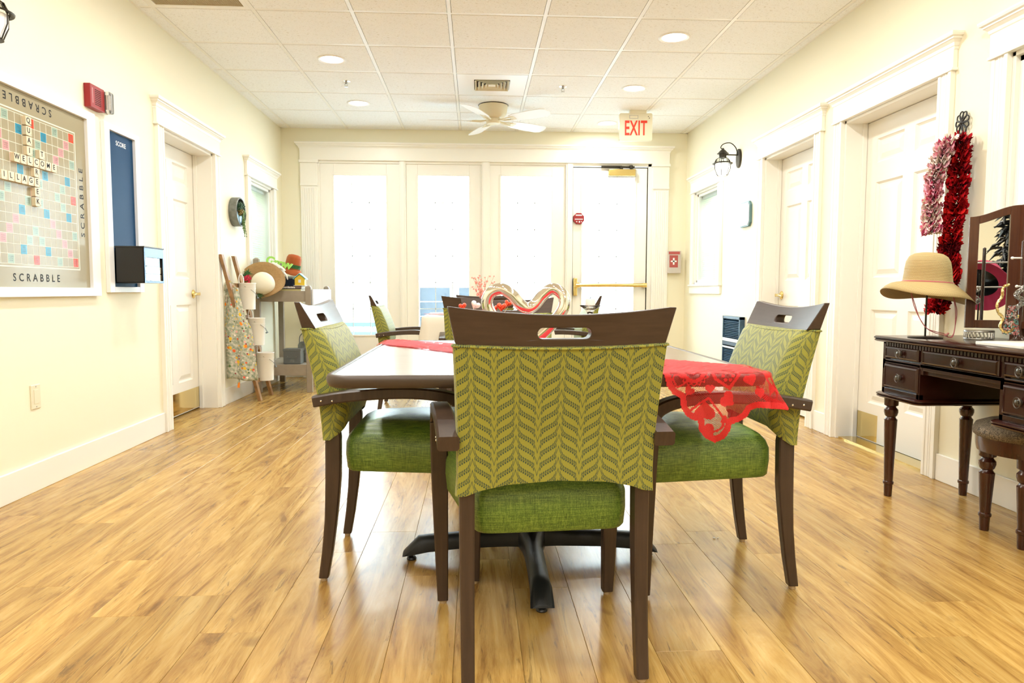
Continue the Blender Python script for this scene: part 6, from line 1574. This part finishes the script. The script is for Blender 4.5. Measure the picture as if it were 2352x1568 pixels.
for d in (0, .006):
    bm = NB(); tube(bm, catmull([(-.094, -.03+d, .215), (-.085+d, -.04, .15), (-.062, -.05, .09), (-.03, -.055, .045), (.01, -.058, .024+d), (.05, -.06, .014+d), (.066, -.062, .006), (.085, -.06, .010+d), (.100, -.05, .05), (.106+d, -.04, .12), (.098, -.03, .19), (.094, -.025, .215)], 6), .0017, 6); obj('chin_cord', bm, M['pinkcord'], sh, smooth=60)
bm = NB(); ball(bm, (.052, -.063, .016), .006, 8, 6, sc=(1.4, 1, 1)); ball(bm, (.060, -.064, .022), .005, 8, 6); obj('cord_toggle', bm, mat('toggle_pink', (.55, .22, .2), .5), sh, smooth=60)

# pink hat out of frame, seen in the mirror
ph = thing('pink_felt_hat', 'raspberry pink felt hat seen reflected in the mirror', 'hat', (2.06, 2.26, .7505))
M['pinkfelt'] = mat('pink_felt', (.34, .012, .05), .8)
Mh = Matrix.Translation((0.03, 0, .25)) @ Matrix.Rotation(math.radians(18), 4, 'Y') @ Matrix.Rotation(math.radians(52), 4, 'X')
bm = NB(); lathe(bm, [(.085, 0), (.083, .05), (.075, .09), (.05, .112), (0, .118)], n=32, M=Mh, cap=False); o = obj('crown', bm, M['pinkfelt'], ph, smooth=60)
bm = NB(); lathe(bm, [(.083, .002), (.081, .05), (.073, .087), (.048, .108), (0, .114)], n=32, M=Mh, cap=False); obj('black_lining', bm, M['black'], ph, smooth=60)
bm = NB(); lathe(bm, [(.083, 0), (.12, -.008), (.15, -.026), (.152, -.030), (.12, -.014), (.083, -.004)], n=36, M=Mh, cap=False); obj('brim', bm, M['pinkfelt'], ph, smooth=60)
bm = NB(); tube(bm, [(0.03, 0, 0), (0.03, 0, .33)], .004, 8); lathe(bm, [(.05, 0), (.05, .005), (0, .006)], (0.03, 0, 0), 20); obj('wire_stand', bm, M['bronze'], ph, smooth=40)
fb = thing('black_feather_scarf', 'black feathery scarf hanging out of frame, reflected in the mirror', 'scarf', (2.20, 1.55, 1.30))
rf = random.Random(12); bm = NB()
for k in range(420):
    t = rf.random(); c = Vector((rf.uniform(-.07, .07), 0, .25-.55*t)); a = rf.uniform(0, 6.28); e_ = rf.uniform(-.6, .3)
    tube(bm, [c, c+Vector((math.cos(a)*.05, math.sin(a)*.05, e_*.04)), c+Vector((math.cos(a)*.085, math.sin(a)*.085, e_*.09-.02))], [.006, .009, .001], 4)
o = obj('feathers', bm, M['black'], fb); o['kind'] = 'stuff'
bm = NB(); tube(bm, [(0.0, 0, .27), (.15, 0, .29)], .004, 6); obj('hook', bm, M['iron'], fb)

# ---------------------------------------------------------------- stool
stl = thing('round_stool', 'round stool with brown paisley seat half under the dressing table', 'stool', (2.135, 2.545, 0))
def paisley():
    m, nt, b, out = newmat('paisley_cloth'); n = tex(nt, 'noise', 28.0, None, 2, .5, 2.5); w = X.m('ABSOLUTE', X.m('FRACT', n*9.0)-.5)*2.0
    c = ramp(nt, w, [(.3, (.035, .026, .016)), (.6, (.20, .15, .09))]); nt.links.new(c, b.inputs[0]); b.inputs['Roughness'].default_value = .7; bumped(nt, b, w, .3, .002); return m
bm = NB(); lathe(bm, [(.185, .395), (.193, .400), (.196, .420), (.186, .440), (.150, .455), (.08, .462), (0, .463)], n=48); obj('seat_cushion', bm, paisley(), stl, smooth=60)
bm = NB(); lathe(bm, [(.165, .335), (.180, .338), (.184, .360), (.186, .396), (.165, .396), (.160, .36), (.165, .335)], n=48, cap=False); obj('apron_ring', bm, M['mahogz'], stl, smooth=35)
for sx, sy in ((-.095, .105), (-.105, -.105), (.105, .105), (.105, -.105)):
    turned(sx, sy, .340, stl)
    bm = NB(); box(bm, sx*1.0-.026, sx+.026, sy-.026, sy+.026, .335, .396); obj('corner_block', bm, M['mahogz'], stl, bevel=.003)
# debris speck on the floor
bm = NB(); ball(bm, (.92, 2.60, .003), .004, 6, 4, sc=(1.6, 1, .6)); ball(bm, (.935, 2.60, .003), .003, 6, 4, sc=(1.4, 1, .6)); o = obj('paper_crumb', bm, M['white'], None); tag(o, 'tiny white crumb on the floor right of the near table', 'crumb')
